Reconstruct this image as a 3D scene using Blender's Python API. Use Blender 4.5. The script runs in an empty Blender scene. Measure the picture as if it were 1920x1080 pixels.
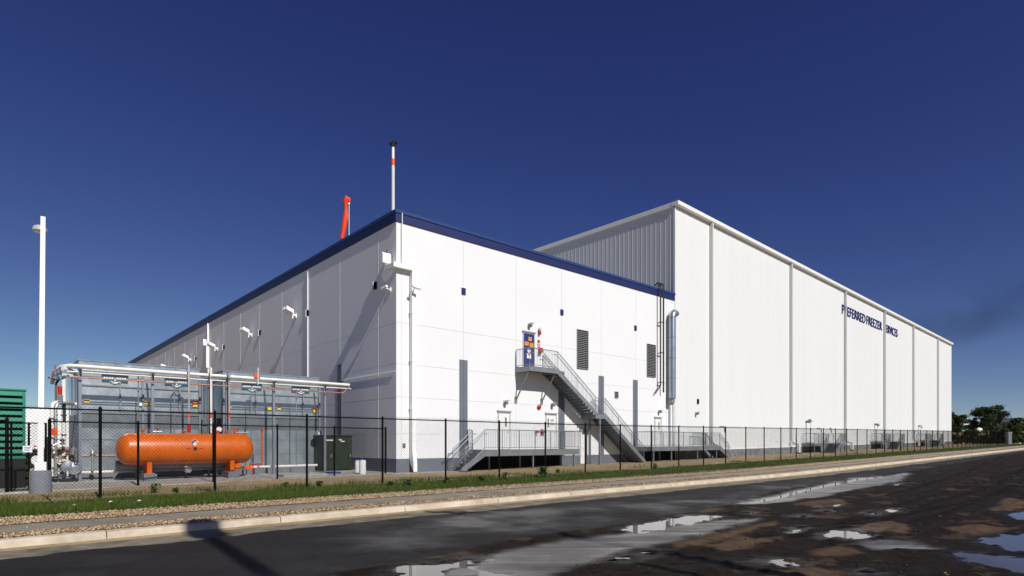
import bpy, math, random
import numpy as np
from mathutils import Vector, Matrix
random.seed(7); np.random.seed(7)
R = math.radians
sc = bpy.context.scene
COL = sc.collection
FPX = 1101.0          # focal length in photo pixels (1920 wide)
HZ = 829.5; CX = 960.0; EYE = 1.54
# ------------------------------------------------------------------ camera
cam = bpy.data.objects.new('camera', bpy.data.cameras.new('camera')); COL.objects.link(cam)
cam.location = (0, 0, EYE); cam.rotation_euler = (R(90), 0, 0)
cam.data.sensor_width = 36; cam.data.lens = FPX / 1920 * 36
cam.data.shift_y = (HZ - 540) / 1920
cam.data.clip_end = 6000; cam.data.clip_start = 0.1
sc.camera = cam
# ------------------------------------------------------------------ light
SUN = Vector((0.4745, -0.6225, 0.6225)).normalized()
SUN_EL = math.asin(SUN.z); SUN_ROT = math.atan2(SUN.x, SUN.y)
w = bpy.data.worlds.new("World"); sc.world = w; w.use_nodes = True
nt = w.node_tree; nt.nodes.clear()
sky = nt.nodes.new('ShaderNodeTexSky'); sky.sky_type = 'NISHITA'; sky.sun_disc = False
sky.sun_elevation = SUN_EL; sky.sun_rotation = SUN_ROT
sky.altitude = 800; sky.air_density = 0.62; sky.dust_density = 0.25; sky.ozone_density = 6.0
bg = nt.nodes.new('ShaderNodeBackground'); bg.inputs[1].default_value = 0.085
sep = nt.nodes.new('ShaderNodeSeparateColor'); gm = nt.nodes.new('ShaderNodeCombineColor')   # polarised, deep blue air
nt.links.new(sky.outputs[0], sep.inputs[0])
for i_, (pw_, sc_) in enumerate(((1.32, .66), (1.33, .47), (.87, .885))):
    a_ = nt.nodes.new('ShaderNodeMath'); a_.operation = 'POWER'; a_.inputs[1].default_value = pw_
    b_ = nt.nodes.new('ShaderNodeMath'); b_.operation = 'MULTIPLY'; b_.inputs[1].default_value = sc_
    nt.links.new(sep.outputs[i_], a_.inputs[0]); nt.links.new(a_.outputs[0], b_.inputs[0]); nt.links.new(b_.outputs[0], gm.inputs[i_])
wo = nt.nodes.new('ShaderNodeOutputWorld')
nt.links.new(gm.outputs[0], bg.inputs[0]); nt.links.new(bg.outputs[0], wo.inputs[0])
sl = bpy.data.lights.new('sun', 'SUN'); sl.energy = 4.4; sl.angle = R(0.53); sl.color = (1, 0.965, 0.91)
so = bpy.data.objects.new('sun', sl); COL.objects.link(so)
so.rotation_euler = (-SUN).to_track_quat('-Z', 'Y').to_euler(); so.location = (0, 0, 60)
sc.view_settings.view_transform = 'Standard'; sc.view_settings.look = 'None'
sc.view_settings.exposure = 0.1; sc.view_settings.gamma = 1; sc.view_settings.use_curve_mapping = False
sc.cycles.max_bounces = 6; sc.cycles.transparent_max_bounces = 8

# ------------------------------------------------------------------ materials
def mat(name, col, rough=0.6, metal=0.0, nscale=0.0, namt=0.12, bump=0.0, bscale=40, rvar=0.0, col2=None, spec=0.5, coat=0, stretch=None):
    m = bpy.data.materials.new(name); m.use_nodes = True
    t = m.node_tree; b = t.nodes['Principled BSDF']
    b.inputs['Base Color'].default_value = (*col, 1); b.inputs['Roughness'].default_value = rough
    b.inputs['Metallic'].default_value = metal; b.inputs['Specular IOR Level'].default_value = spec
    if coat: b.inputs['Coat Weight'].default_value = coat; b.inputs['Coat Roughness'].default_value = 0.1
    geo = t.nodes.new('ShaderNodeNewGeometry')
    src = geo.outputs['Position']
    if stretch:
        mp = t.nodes.new('ShaderNodeMapping'); mp.inputs['Scale'].default_value = stretch
        t.links.new(src, mp.inputs[0]); src = mp.outputs[0]
    if nscale:
        n = t.nodes.new('ShaderNodeTexNoise'); n.inputs['Scale'].default_value = nscale; n.inputs['Detail'].default_value = 6
        n.inputs['Roughness'].default_value = 0.65
        t.links.new(src, n.inputs['Vector'])
        cr = t.nodes.new('ShaderNodeValToRGB')
        c2 = col2 or tuple(min(1, c * (1 + namt)) for c in col)
        c1 = col if col2 else tuple(c * (1 - namt) for c in col)
        cr.color_ramp.elements[0].color = (*c1, 1); cr.color_ramp.elements[1].color = (*c2, 1)
        cr.color_ramp.elements[0].position = 0.3; cr.color_ramp.elements[1].position = 0.7
        t.links.new(n.outputs['Fac'], cr.inputs[0]); t.links.new(cr.outputs[0], b.inputs['Base Color'])
        if rvar:
            mr = t.nodes.new('ShaderNodeMapRange'); mr.inputs['To Min'].default_value = rough - rvar; mr.inputs['To Max'].default_value = rough + rvar
            t.links.new(n.outputs['Fac'], mr.inputs[0]); t.links.new(mr.outputs[0], b.inputs['Roughness'])
    if bump:
        n2 = t.nodes.new('ShaderNodeTexNoise'); n2.inputs['Scale'].default_value = bscale; n2.inputs['Detail'].default_value = 4
        t.links.new(geo.outputs['Position'], n2.inputs['Vector'])
        bp = t.nodes.new('ShaderNodeBump'); bp.inputs['Strength'].default_value = bump; bp.inputs['Distance'].default_value = 0.02
        t.links.new(n2.outputs['Fac'], bp.inputs['Height']); t.links.new(bp.outputs[0], b.inputs['Normal'])
    return m

M = {}
M['concrete_white'] = mat('concrete_white', (.725, .73, .74), .75, nscale=.35, namt=.02, bump=.04, bscale=18)
M['metal_white'] = mat('metal_white', (.70, .71, .705), .5, nscale=.2, namt=.02, stretch=(3, 3, .12))
M['trim_white'] = mat('trim_white', (.84, .84, .83), .5, nscale=2, namt=.02)
M['pipe_grey'] = mat('pipe_grey', (.60, .61, .61), .5, nscale=2, namt=.03)
M['navy'] = mat('navy', (.013, .022, .10), .45, nscale=.6, namt=.06)
M['navy_cap'] = mat('navy_cap', (.022, .05, .17), .4, nscale=.6, namt=.06)
M['letter_navy'] = mat('letter_navy', (.015, .015, .13), .4, nscale=2, namt=.05)
M['slate'] = mat('slate', (.135, .148, .18), .65, nscale=1.2, namt=.07, bump=.1, bscale=20)
M['stone_base'] = mat('stone_base', (.085, .09, .11), .85, nscale=2.5, col2=(.26, .27, .29), bump=.8, bscale=4)
M['galv'] = mat('galv', (.23, .25, .265), .5, .35, nscale=3.0, namt=.16, rvar=.12, bump=.12, bscale=3)
M['galv_panel'] = mat('galv_panel', (.42, .475, .51), .34, .7, nscale=1.3, namt=.22, rvar=.13, bump=.22, bscale=1.6)
M['duct_metal'] = mat('duct_metal', (.40, .45, .50), .32, .8, nscale=1.0, namt=.08, rvar=.05)
M['galv_foil'] = mat('galv_foil', (.62, .66, .70), .25, .9, nscale=2.5, namt=.15, rvar=.12, bump=.8, bscale=4)
M['galv_dark'] = mat('galv_dark', (.16, .18, .20), .5, .5, nscale=3.0, namt=.2)
M['steel_grey'] = mat('steel_grey', (.22, .24, .28), .5, .4, nscale=3, namt=.15)
M['pipe_white'] = mat('pipe_white', (.74, .72, .66), .4, nscale=3, namt=.08)
M['pipe_chrome'] = mat('pipe_chrome', (.62, .60, .57), .3, .7, nscale=3, namt=.1)
M['copper'] = mat('copper', (.42, .19, .11), .45, .3, nscale=4, namt=.2)
M['orange'] = mat('orange', (.62, .118, .003), .38, nscale=1.2, namt=.12, coat=.25)
M['sock'] = mat('sock', (.70, .05, .012), .7, nscale=5, namt=.1)
M['red'] = mat('red', (.42, .012, .012), .45, nscale=5, namt=.1)
M['red_orange'] = mat('red_orange', (.85, .09, .01), .45, nscale=5, namt=.1)
M['yellow'] = mat('yellow', (.85, .52, .02), .45, nscale=5, namt=.05)
M['yellow_o'] = mat('yellow_o', (.9, .36, .01), .45, nscale=5, namt=.05)
M['black'] = mat('black', (.012, .012, .013), .45, nscale=6, namt=.2)
M['fence_black'] = mat('fence_black', (.004, .004, .0045), .85, nscale=6, namt=.2, spec=.12)
M['rubber'] = mat('rubber', (.02, .02, .02), .8, nscale=6, namt=.2)
M['black_pipe'] = mat('black_pipe', (.008, .008, .01), .5, nscale=6, namt=.2)
M['green_metal'] = mat('green_metal', (.012, .20, .125), .45, nscale=1.5, namt=.1)
M['green_dark'] = mat('green_dark', (.018, .028, .016), .45, nscale=2, namt=.15)
M['teal'] = mat('teal', (.01, .16, .26), .4, nscale=8, namt=.1)
M['blue'] = mat('blue', (.02, .06, .38), .5, nscale=8, namt=.1)
M['door_blue'] = mat('door_blue', (.022, .036, .18), .4, nscale=4, namt=.05)
M['door_white'] = mat('door_white', (.74, .74, .74), .5, nscale=3, namt=.03)
M['frame_grey'] = mat('frame_grey', (.42, .42, .42), .5, nscale=3, namt=.05)
M['glass_dark'] = mat('glass_dark', (.20, .17, .10), .1, nscale=3, namt=.1)
M['louver'] = mat('louver', (.20, .20, .20), .5, .3, nscale=3, namt=.1)
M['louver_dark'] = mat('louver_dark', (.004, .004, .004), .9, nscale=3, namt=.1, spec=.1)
M['concrete'] = mat('concrete', (.30, .30, .29), .85, nscale=3, namt=.15, bump=.3, bscale=30)
M['concrete_base'] = mat('concrete_base', (.17, .18, .21), .85, nscale=4, namt=.1, bump=.3, bscale=30)
M['pad'] = mat('pad', (.40, .385, .35), .9, nscale=9, namt=.22, bump=.6, bscale=60)
M['curb'] = mat('curb', (.36, .30, .215), .8, nscale=1.6, col2=(.64, .55, .43), bump=.3, bscale=40)
M['path'] = mat('path', (.165, .145, .105), .85, nscale=1.1, col2=(.30, .265, .195), bump=.3, bscale=40)
M['edging'] = mat('edging', (.05, .03, .025), .8, nscale=5, namt=.3)
M['bark'] = mat('bark', (.05, .04, .03), .9, nscale=5, namt=.3)
M['brick'] = mat('brick', (.25, .07, .04), .85, nscale=5, namt=.2)
M['roof_red'] = mat('roof_red', (.26, .05, .03), .8, nscale=3, namt=.2)
M['roof_dark'] = mat('roof_dark', (.03, .033, .045), .8, nscale=3, namt=.2)
M['rust'] = mat('rust', (.16, .09, .06), .7, nscale=5, namt=.2)

def gravel_mat(name, cols, scale):
    m = bpy.data.materials.new(name); m.use_nodes = True
    t = m.node_tree; b = t.nodes['Principled BSDF']; b.inputs['Roughness'].default_value = .85
    geo = t.nodes.new('ShaderNodeNewGeometry')
    v = t.nodes.new('ShaderNodeTexVoronoi'); v.inputs['Scale'].default_value = scale
    t.links.new(geo.outputs['Position'], v.inputs['Vector'])
    sp = t.nodes.new('ShaderNodeSeparateColor'); t.links.new(v.outputs['Color'], sp.inputs[0])
    cr = t.nodes.new('ShaderNodeValToRGB'); e = cr.color_ramp.elements
    e[0].color = (*cols[0], 1); e[1].color = (*cols[-1], 1); e[1].position = .95
    for i, c in enumerate(cols[1:-1]):
        x = e.new((i + 1) / (len(cols) - 1)); x.color = (*c, 1)
    t.links.new(sp.outputs[0], cr.inputs[0])
    t.links.new(cr.outputs[0], b.inputs['Base Color'])
    bp = t.nodes.new('ShaderNodeBump'); bp.inputs['Strength'].default_value = .9; bp.inputs['Distance'].default_value = .03; bp.invert = True
    t.links.new(v.outputs['Distance'], bp.inputs['Height']); t.links.new(bp.outputs[0], b.inputs['Normal'])
    return m
GC = [(.12, .07, .035), (.27, .165, .085), (.36, .235, .12), (.44, .34, .20), (.58, .51, .39)]
M['gravel'] = gravel_mat('gravel', GC, 24)
def stone_mat():
    m = bpy.data.materials.new('stone'); m.use_nodes = True
    t = m.node_tree; b = t.nodes['Principled BSDF']; b.inputs['Roughness'].default_value = .85
    at = t.nodes.new('ShaderNodeAttribute'); at.attribute_name = 'tone'
    cr = t.nodes.new('ShaderNodeValToRGB'); e = cr.color_ramp.elements
    e[0].color = (*GC[0], 1); e[1].color = (*GC[4], 1)
    for i in (1, 2, 3):
        x = e.new(i / 4); x.color = (*GC[i], 1)
    t.links.new(at.outputs['Fac'], cr.inputs[0]); t.links.new(cr.outputs[0], b.inputs['Base Color'])
    return m
M['stone'] = stone_mat()
def leaf_mat(name, c1, c2, trans=.25):
    m = bpy.data.materials.new(name); m.use_nodes = True
    t = m.node_tree; b = t.nodes['Principled BSDF']; b.inputs['Roughness'].default_value = .6
    at = t.nodes.new('ShaderNodeAttribute'); at.attribute_name = 'tone'
    cr = t.nodes.new('ShaderNodeValToRGB'); e = cr.color_ramp.elements
    e[0].color = (*c1, 1); e[1].color = (*c2, 1)
    t.links.new(at.outputs['Fac'], cr.inputs[0]); t.links.new(cr.outputs[0], b.inputs['Base Color'])
    b.inputs['Specular IOR Level'].default_value = .2
    return m
M['grass'] = leaf_mat('grass', (.020, .040, .004), (.085, .118, .016))
M['straw'] = leaf_mat('straw', (.17, .115, .06), (.36, .27, .15))
M['leaf'] = leaf_mat('leaf', (.016, .030, .010), (.055, .080, .026))
M['leaf_light'] = leaf_mat('leaf_light', (.03, .045, .012), (.085, .095, .03))
M['weed'] = leaf_mat('weed', (.02, .05, .015), (.07, .12, .035))

def soil_mat():
    m = bpy.data.materials.new('soil'); m.use_nodes = True
    t = m.node_tree; b = t.nodes['Principled BSDF']; b.inputs['Roughness'].default_value = .95
    geo = t.nodes.new('ShaderNodeNewGeometry')
    n1 = t.nodes.new('ShaderNodeTexNoise'); n1.inputs['Scale'].default_value = .9; n1.inputs['Detail'].default_value = 8; n1.inputs['Roughness'].default_value = .7
    n2 = t.nodes.new('ShaderNodeTexNoise'); n2.inputs['Scale'].default_value = 14; n2.inputs['Detail'].default_value = 6; n2.inputs['Roughness'].default_value = .75
    for n in (n1, n2): t.links.new(geo.outputs['Position'], n.inputs['Vector'])
    cr = t.nodes.new('ShaderNodeValToRGB'); e = cr.color_ramp.elements
    e[0].position = .33; e[0].color = (.19, .13, .065, 1); e[1].position = .68; e[1].color = (.43, .34, .19, 1)
    x = e.new(.5); x.color = (.32, .24, .13, 1)
    mx = t.nodes.new('ShaderNodeMix'); mx.data_type = 'FLOAT'; mx.inputs[0].default_value = .5
    t.links.new(n1.outputs['Fac'], mx.inputs[2]); t.links.new(n2.outputs['Fac'], mx.inputs[3])
    t.links.new(mx.outputs[0], cr.inputs[0]); t.links.new(cr.outputs[0], b.inputs['Base Color'])
    bp = t.nodes.new('ShaderNodeBump'); bp.inputs['Strength'].default_value = .8; bp.inputs['Distance'].default_value = .05
    t.links.new(n2.outputs['Fac'], bp.inputs['Height']); t.links.new(bp.outputs[0], b.inputs['Normal'])
    return m
M['soil'] = soil_mat()
def water_mat():
    m = bpy.data.materials.new('water'); m.use_nodes = True
    t = m.node_tree; b = t.nodes['Principled BSDF']
    b.inputs['Base Color'].default_value = (.085, .072, .062, 1); b.inputs['Roughness'].default_value = .02
    b.inputs['IOR'].default_value = 1.42
    return m
M['water'] = water_mat()

# ------------------------------------------------------------------ frames and helpers
class Frame:
    """local x runs along 'ang', local y 90 deg to its left, z up"""
    def __init__(s, ox, oy, dx, dy, oz=0):
        l = math.hypot(dx, dy); s.o = (ox, oy, oz); s.c = dx / l; s.s = dy / l; s.rz = math.atan2(dy, dx)
    def __call__(s, p):
        x, y, z = p
        return (s.o[0] + s.c * x - s.s * y, s.o[1] + s.s * x + s.c * y, s.o[2] + z)
class World:
    rz = 0.0
    def __call__(s, p): return tuple(p)
WD = World()
C0 = (-5.716, 29.0)
F = Frame(*C0, 1235 / 1101, 1)            # front wall: out = -y
L = Frame(*C0, -981.5 / 1101, 1)          # left wall: out = +y
C1 = (12.54, 45.28)
B = Frame(*C1, 1185 / 1101, 1)            # high box, front wall: out = -y
BS = Frame(*C1, -1023 / 1101, 1)          # high box, side wall: out = +y
N = Frame(-18.05, 0, 1200 / 1101, 1)      # kerb line: y>0 towards building, y<0 road
NM = 1200 / 1101; NL = math.hypot(NM, 1)
FENCE_O = 6.70
def fa(px): return (42108 / (2195 - px) - 29) * 1.5027      # front wall: distance along from photo column
def fd(px): return 42108 / (2195 - px)
def la(px): return (29 * 764.5 / (px + 21.5) - 29) * 1.3397
def ld(px): return 29 * 764.5 / (px + 21.5)
def ba(px): return (39846 / (2145 - px) - 45.28) * 1.4692
def bd(px): return 39846 / (2145 - px)
def zz(py, d): return EYE + (HZ - py) * d / FPX
def T(y):
    u = y - 26.0
    if u <= 0: return 0.0
    if u < 8: return 0.0135 * u * u / 16
    return min(0.0135 * (u - 4), 1.2 + 0 * u)
def Tn(y):
    u = y - 26.0
    return np.where(u <= 0, 0, np.where(u < 8, .0135 * u * u / 16, np.minimum(.0135 * (u - 4), 1.2)))
def ground_pt(px, py, off=0.0):
    d = 20.0
    for _ in range(30):
        z = T(d) + off
        d = (EYE - z) * FPX / max(py - HZ, .5)
        d = min(d, 400)
    return ((px - CX) / FPX * d, d, T(d) + off)

MATS = {}
def mw(o): return MATS.get(o.name, Matrix())
class MB:
    def __init__(s, fr=WD): s.v = []; s.f = []; s.fr = fr
    def add(s, vs, fs, raw=False):
        n = len(s.v); s.v += [tuple(p) if raw else s.fr(p) for p in vs]
        s.f += [tuple(i + n for i in f) for f in fs]
    def box(s, x0, x1, y0, y1, z0, z1):
        if x0 > x1: x0, x1 = x1, x0
        if y0 > y1: y0, y1 = y1, y0
        if z0 > z1: z0, z1 = z1, z0
        s.add([(x0, y0, z0), (x1, y0, z0), (x1, y1, z0), (x0, y1, z0), (x0, y0, z1), (x1, y0, z1), (x1, y1, z1), (x0, y1, z1)],
              [(0, 3, 2, 1), (4, 5, 6, 7), (0, 1, 5, 4), (1, 2, 6, 5), (2, 3, 7, 6), (3, 0, 4, 7)])
    def prism(s, poly, axis, a, b):
        """poly: 2-D points; axis 'y': poly=(x,z) extruded y a..b; 'x': poly=(y,z); 'z': poly=(x,y)"""
        def P(p, t):
            return {'y': (p[0], t, p[1]), 'x': (t, p[0], p[1]), 'z': (p[0], p[1], t)}[axis]
        n = len(poly)
        s.add([P(p, a) for p in poly] + [P(p, b) for p in poly],
              [tuple(range(n)), tuple(range(2 * n - 1, n - 1, -1))] + [(i, i + n, (i + 1) % n + n, (i + 1) % n) for i in range(n)])
    def tube(s, pts, r, seg=8, caps=True, r2=None):
        pts = [Vector(s.fr(p)) for p in pts]; n = len(pts); rings = []
        up = Vector((0, 0, 1)); prev = None
        for i, p in enumerate(pts):
            if i == 0: d = pts[1] - p
            elif i == n - 1: d = p - pts[i - 1]
            else: d = (pts[i + 1] - p).normalized() + (p - pts[i - 1]).normalized()
            if d.length < 1e-9: d = Vector((0, 0, 1))
            d.normalize()
            if prev is None:
                a = up if abs(d.z) < .9 else Vector((1, 0, 0)); u = d.cross(a).normalized()
            else: u = (prev - d * prev.dot(d)).normalized()
            prev = u; v = d.cross(u)
            rr = r if r2 is None else r + (r2 - r) * i / (n - 1)
            if isinstance(r, (list, tuple)): rr = r[i]
            k = 1.0
            if 0 < i < n - 1:
                c = (pts[i + 1] - p).normalized().dot(d); k = 1 / max(c, .5)
            rings.append([p + (u * math.cos(2 * math.pi * j / seg) + v * math.sin(2 * math.pi * j / seg)) * rr * (k if seg > 4 else 1) for j in range(seg)])
        vs = [q for rg in rings for q in rg]; fs = []
        for i in range(n - 1):
            for j in range(seg):
                a = i * seg + j; b2 = i * seg + (j + 1) % seg
                fs.append((a, b2, b2 + seg, a + seg))
        if caps: fs += [tuple(range(seg - 1, -1, -1)), tuple(range((n - 1) * seg, n * seg))]
        s.add(vs, fs, raw=True)
    def lathe(s, c, prof, seg=16, axis='z'):
        """prof: (radius, height) pairs"""
        vs = []; fs = []; n = len(prof)
        for r, h in prof:
            for j in range(seg):
                a = 2 * math.pi * j / seg; u = r * math.cos(a); v = r * math.sin(a)
                vs.append({'z': (c[0] + u, c[1] + v, c[2] + h), 'x': (c[0] + h, c[1] + u, c[2] + v), 'y': (c[0] + u, c[1] + h, c[2] + v)}[axis])
        for i in range(n - 1):
            for j in range(seg):
                a = i * seg + j; b2 = i * seg + (j + 1) % seg
                fs.append((a, b2, b2 + seg, a + seg))
        fs += [tuple(range(seg - 1, -1, -1)), tuple(range((n - 1) * seg, n * seg))]
        s.add(vs, fs)
    def build(s, name, m, parent=None, smooth=False, origin=None, tone=None):
        if parent is not None:
            inv = mw(parent).inverted()
        elif origin is not None:
            inv = Matrix.Translation(Vector(origin)).inverted()
        else: inv = None
        vs = s.v
        if inv is not None: vs = [tuple(inv @ Vector(p)) for p in vs]
        me = bpy.data.meshes.new(name); me.from_pydata(vs, [], s.f); me.validate()
        me.materials.append(M[m] if isinstance(m, str) else m)
        me.polygons.foreach_set('use_smooth', [bool(smooth)] * len(me.polygons))
        o = bpy.data.objects.new(name, me); COL.objects.link(o)
        if smooth:
            try:
                me.set_sharp_from_angle(angle=R(40))
            except Exception: pass
        if parent is not None:
            o.parent = parent; MATS[o.name] = mw(parent).copy()
        elif origin is not None:
            o.location = origin; MATS[o.name] = Matrix.Translation(Vector(origin))
        if tone is not None:
            at = me.attributes.new('tone', 'FLOAT', 'POINT'); at.data.foreach_set('value', np.asarray(tone, dtype=np.float32))
        return o
def tag(o, label=None, cat=None, group=None, kind=None):
    if label: o['label'] = label
    if cat: o['category'] = cat
    if group: o['group'] = group
    if kind: o['kind'] = kind
    return o
def thing(name, label, cat, loc, rz=0.0, group=None):
    o = bpy.data.objects.new(name, None); COL.objects.link(o); o.empty_display_size = .2
    o.location = loc; o.rotation_euler = (0, 0, rz)
    MATS[o.name] = Matrix.Translation(Vector(loc)) @ Matrix.Rotation(rz, 4, 'Z')
    return tag(o, label, cat, group)
KIDS = {}
def copy_tree(o, loc=None, rz=None, label=None, parent=None):
    c = o.copy(); COL.objects.link(c)
    if parent is not None: c.parent = parent
    for ch in [q for q in list(COL.objects) if q.parent == o]:
        copy_tree(ch, parent=c)
    if loc is not None: c.location = loc
    if rz is not None: c.rotation_euler = (0, 0, rz)
    if label: c['label'] = label
    return c
def text_mb(mb, body, xc, y, zc, wdt, hgt, depth=.02, bold=0.0, side=-1):
    cu = bpy.data.curves.new('text', 'FONT'); cu.body = body; cu.size = 1; cu.extrude = 0; cu.offset = bold
    tmp = bpy.data.objects.new('text_tmp', cu); COL.objects.link(tmp)
    dg = bpy.context.evaluated_depsgraph_get(); me = bpy.data.meshes.new_from_object(tmp.evaluated_get(dg))
    bpy.data.objects.remove(tmp); bpy.data.curves.remove(cu)
    vs = [v.co.copy() for v in me.vertices]; fs = [tuple(p.vertices) for p in me.polygons]
    bpy.data.meshes.remove(me)
    x0 = min(v.x for v in vs); x1 = max(v.x for v in vs); y0 = min(v.y for v in vs); y1 = max(v.y for v in vs)
    sx = wdt / (x1 - x0); sy = hgt / (y1 - y0)
    P = [(xc + (v.x - x0) * sx - wdt / 2, (v.y - y0) * sy + zc - hgt / 2) for v in vs]
    n = len(P); eg = {}
    for f in fs:
        for i in range(len(f)):
            a, b2 = f[i], f[(i + 1) % len(f)]; k = (min(a, b2), max(a, b2)); eg[k] = eg.get(k, 0) + 1
    sf = [(a, b2, b2 + n, a + n) for (a, b2), c in eg.items() if c == 1]
    mb.add([(p[0], y, p[1]) for p in P] + [(p[0], y + side * depth, p[1]) for p in P], [tuple(i + n for i in f) for f in fs] + sf)
def text_part(name, body, fr, xc, y, zc, wdt, hgt, m, parent, depth=.02, bold=0.0):
    mb = MB(fr); text_mb(mb, body, xc, y, zc, wdt, hgt, depth, bold)
    return mb.build(name, m, parent)

# ------------------------------------------------------------------ ground
from mathutils import noise as mnoise
def vnoise(x, y, scale, seed=0, octaves=4, rough=.55):
    """value noise on numpy arrays, 0..1"""
    rng = np.random.RandomState(seed); tab = rng.rand(256, 256)
    out = np.zeros_like(x, dtype=float); amp = 1.0; tot = 0.0; f = scale
    for k in range(octaves):
        X = x * f + 13.7 * k; Y = y * f + 7.1 * k
        xi = np.floor(X).astype(int); yi = np.floor(Y).astype(int); u = X - xi; v = Y - yi
        u = u * u * (3 - 2 * u); v = v * v * (3 - 2 * v)
        a = tab[xi % 256, yi % 256]; b = tab[(xi + 1) % 256, yi % 256]; c = tab[xi % 256, (yi + 1) % 256]; d = tab[(xi + 1) % 256, (yi + 1) % 256]
        out += amp * ((a * (1 - u) + b * u) * (1 - v) + (c * (1 - u) + d * u) * v); tot += amp
        amp *= rough; f *= 2.03
    return out / tot
def grid_obj(name, X, Y, Z, m, attrs=None, kind='structure', smooth=True):
    nr, nc = X.shape
    me = bpy.data.meshes.new(name); nv = nr * nc
    me.vertices.add(nv); co = np.stack([X, Y, Z], -1).reshape(-1).astype(np.float32); me.vertices.foreach_set('co', co)
    idx = np.arange(nv).reshape(nr, nc); q = np.stack([idx[:-1, :-1], idx[:-1, 1:], idx[1:, 1:], idx[1:, :-1]], -1).reshape(-1, 4)
    # make faces point up
    a, b, c = [np.array([X.flat[i], Y.flat[i]]) for i in q[0][:3]]
    if np.cross(b - a, c - a) < 0: q = q[:, ::-1]
    nf = len(q); me.loops.add(nf * 4); me.polygons.add(nf)
    me.loops.foreach_set('vertex_index', q.reshape(-1).astype(np.int32))
    me.polygons.foreach_set('loop_start', np.arange(0, nf * 4, 4, dtype=np.int32))
    me.polygons.foreach_set('use_smooth', [smooth] * nf)
    me.update(calc_edges=True)
    me.materials.append(M[m] if isinstance(m, str) else m)
    for k, a in (attrs or {}).items():
        at = me.attributes.new(k, 'FLOAT', 'POINT'); at.data.foreach_set('value', a.reshape(-1).astype(np.float32))
    o = bpy.data.objects.new(name, me); COL.objects.link(o); o['kind'] = kind
    return o
def nxy(a, o):
    """strip coordinates -> world x, y (numpy)"""
    return N.o[0] + N.c * a - N.s * o, N.o[1] + N.s * a + N.c * o
def arow(y0, y1, step, k):
    """positions along the kerb line, in metres, denser near the camera; y0,y1 are depths"""
    out = [y0]
    while out[-1] < y1: out.append(out[-1] + max(step, k * max(out[-1], 4)))
    return np.array(out) * NL
# coarse ground, building side and beyond the horizon
ys = np.concatenate([[-2500, -800, -300, -100, -40, -20], np.arange(-10, 140, 2.0), [150, 170, 200, 260, 400, 800, 1600, 3500]]) * NL
os_ = np.array([-2500, -600, -200, -80, -40, -22, -15.6, -1.0, .21, .3, 1, 3, 5, 7, 9, 12, 16, 20, 26, 34, 44, 60, 90, 150, 300, 900, 2600.])
A, O = np.meshgrid(ys, os_, indexing='ij'); X, Y = nxy(A, O)
Z = Tn(Y) + np.where(O < .2, np.where(O < -15, -.165, -.26), -.02) - np.where((O < .25) & (O > .2), .08, 0)
grid_obj('ground', X, Y, Z, 'soil')
# finer dry soil between fence and wall
a_ = arow(10, 112, .25, .012); o_ = np.arange(5.6, 13.6, .22)
A, O = np.meshgrid(a_, o_, indexing='ij'); X, Y = nxy(A, O)
edge = np.clip((O - 6.1) / .8, 0, 1) * np.clip((13.4 - O) / .7, 0, 1)
Z = Tn(Y) - .015 + edge * (.02 + .10 * np.maximum(vnoise(X, Y, .55, 3) - .38, 0) + .05 * (vnoise(X, Y, 2.2, 5) - .5))
grid_obj('soil_bank', X, Y, Z, 'soil')

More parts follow.
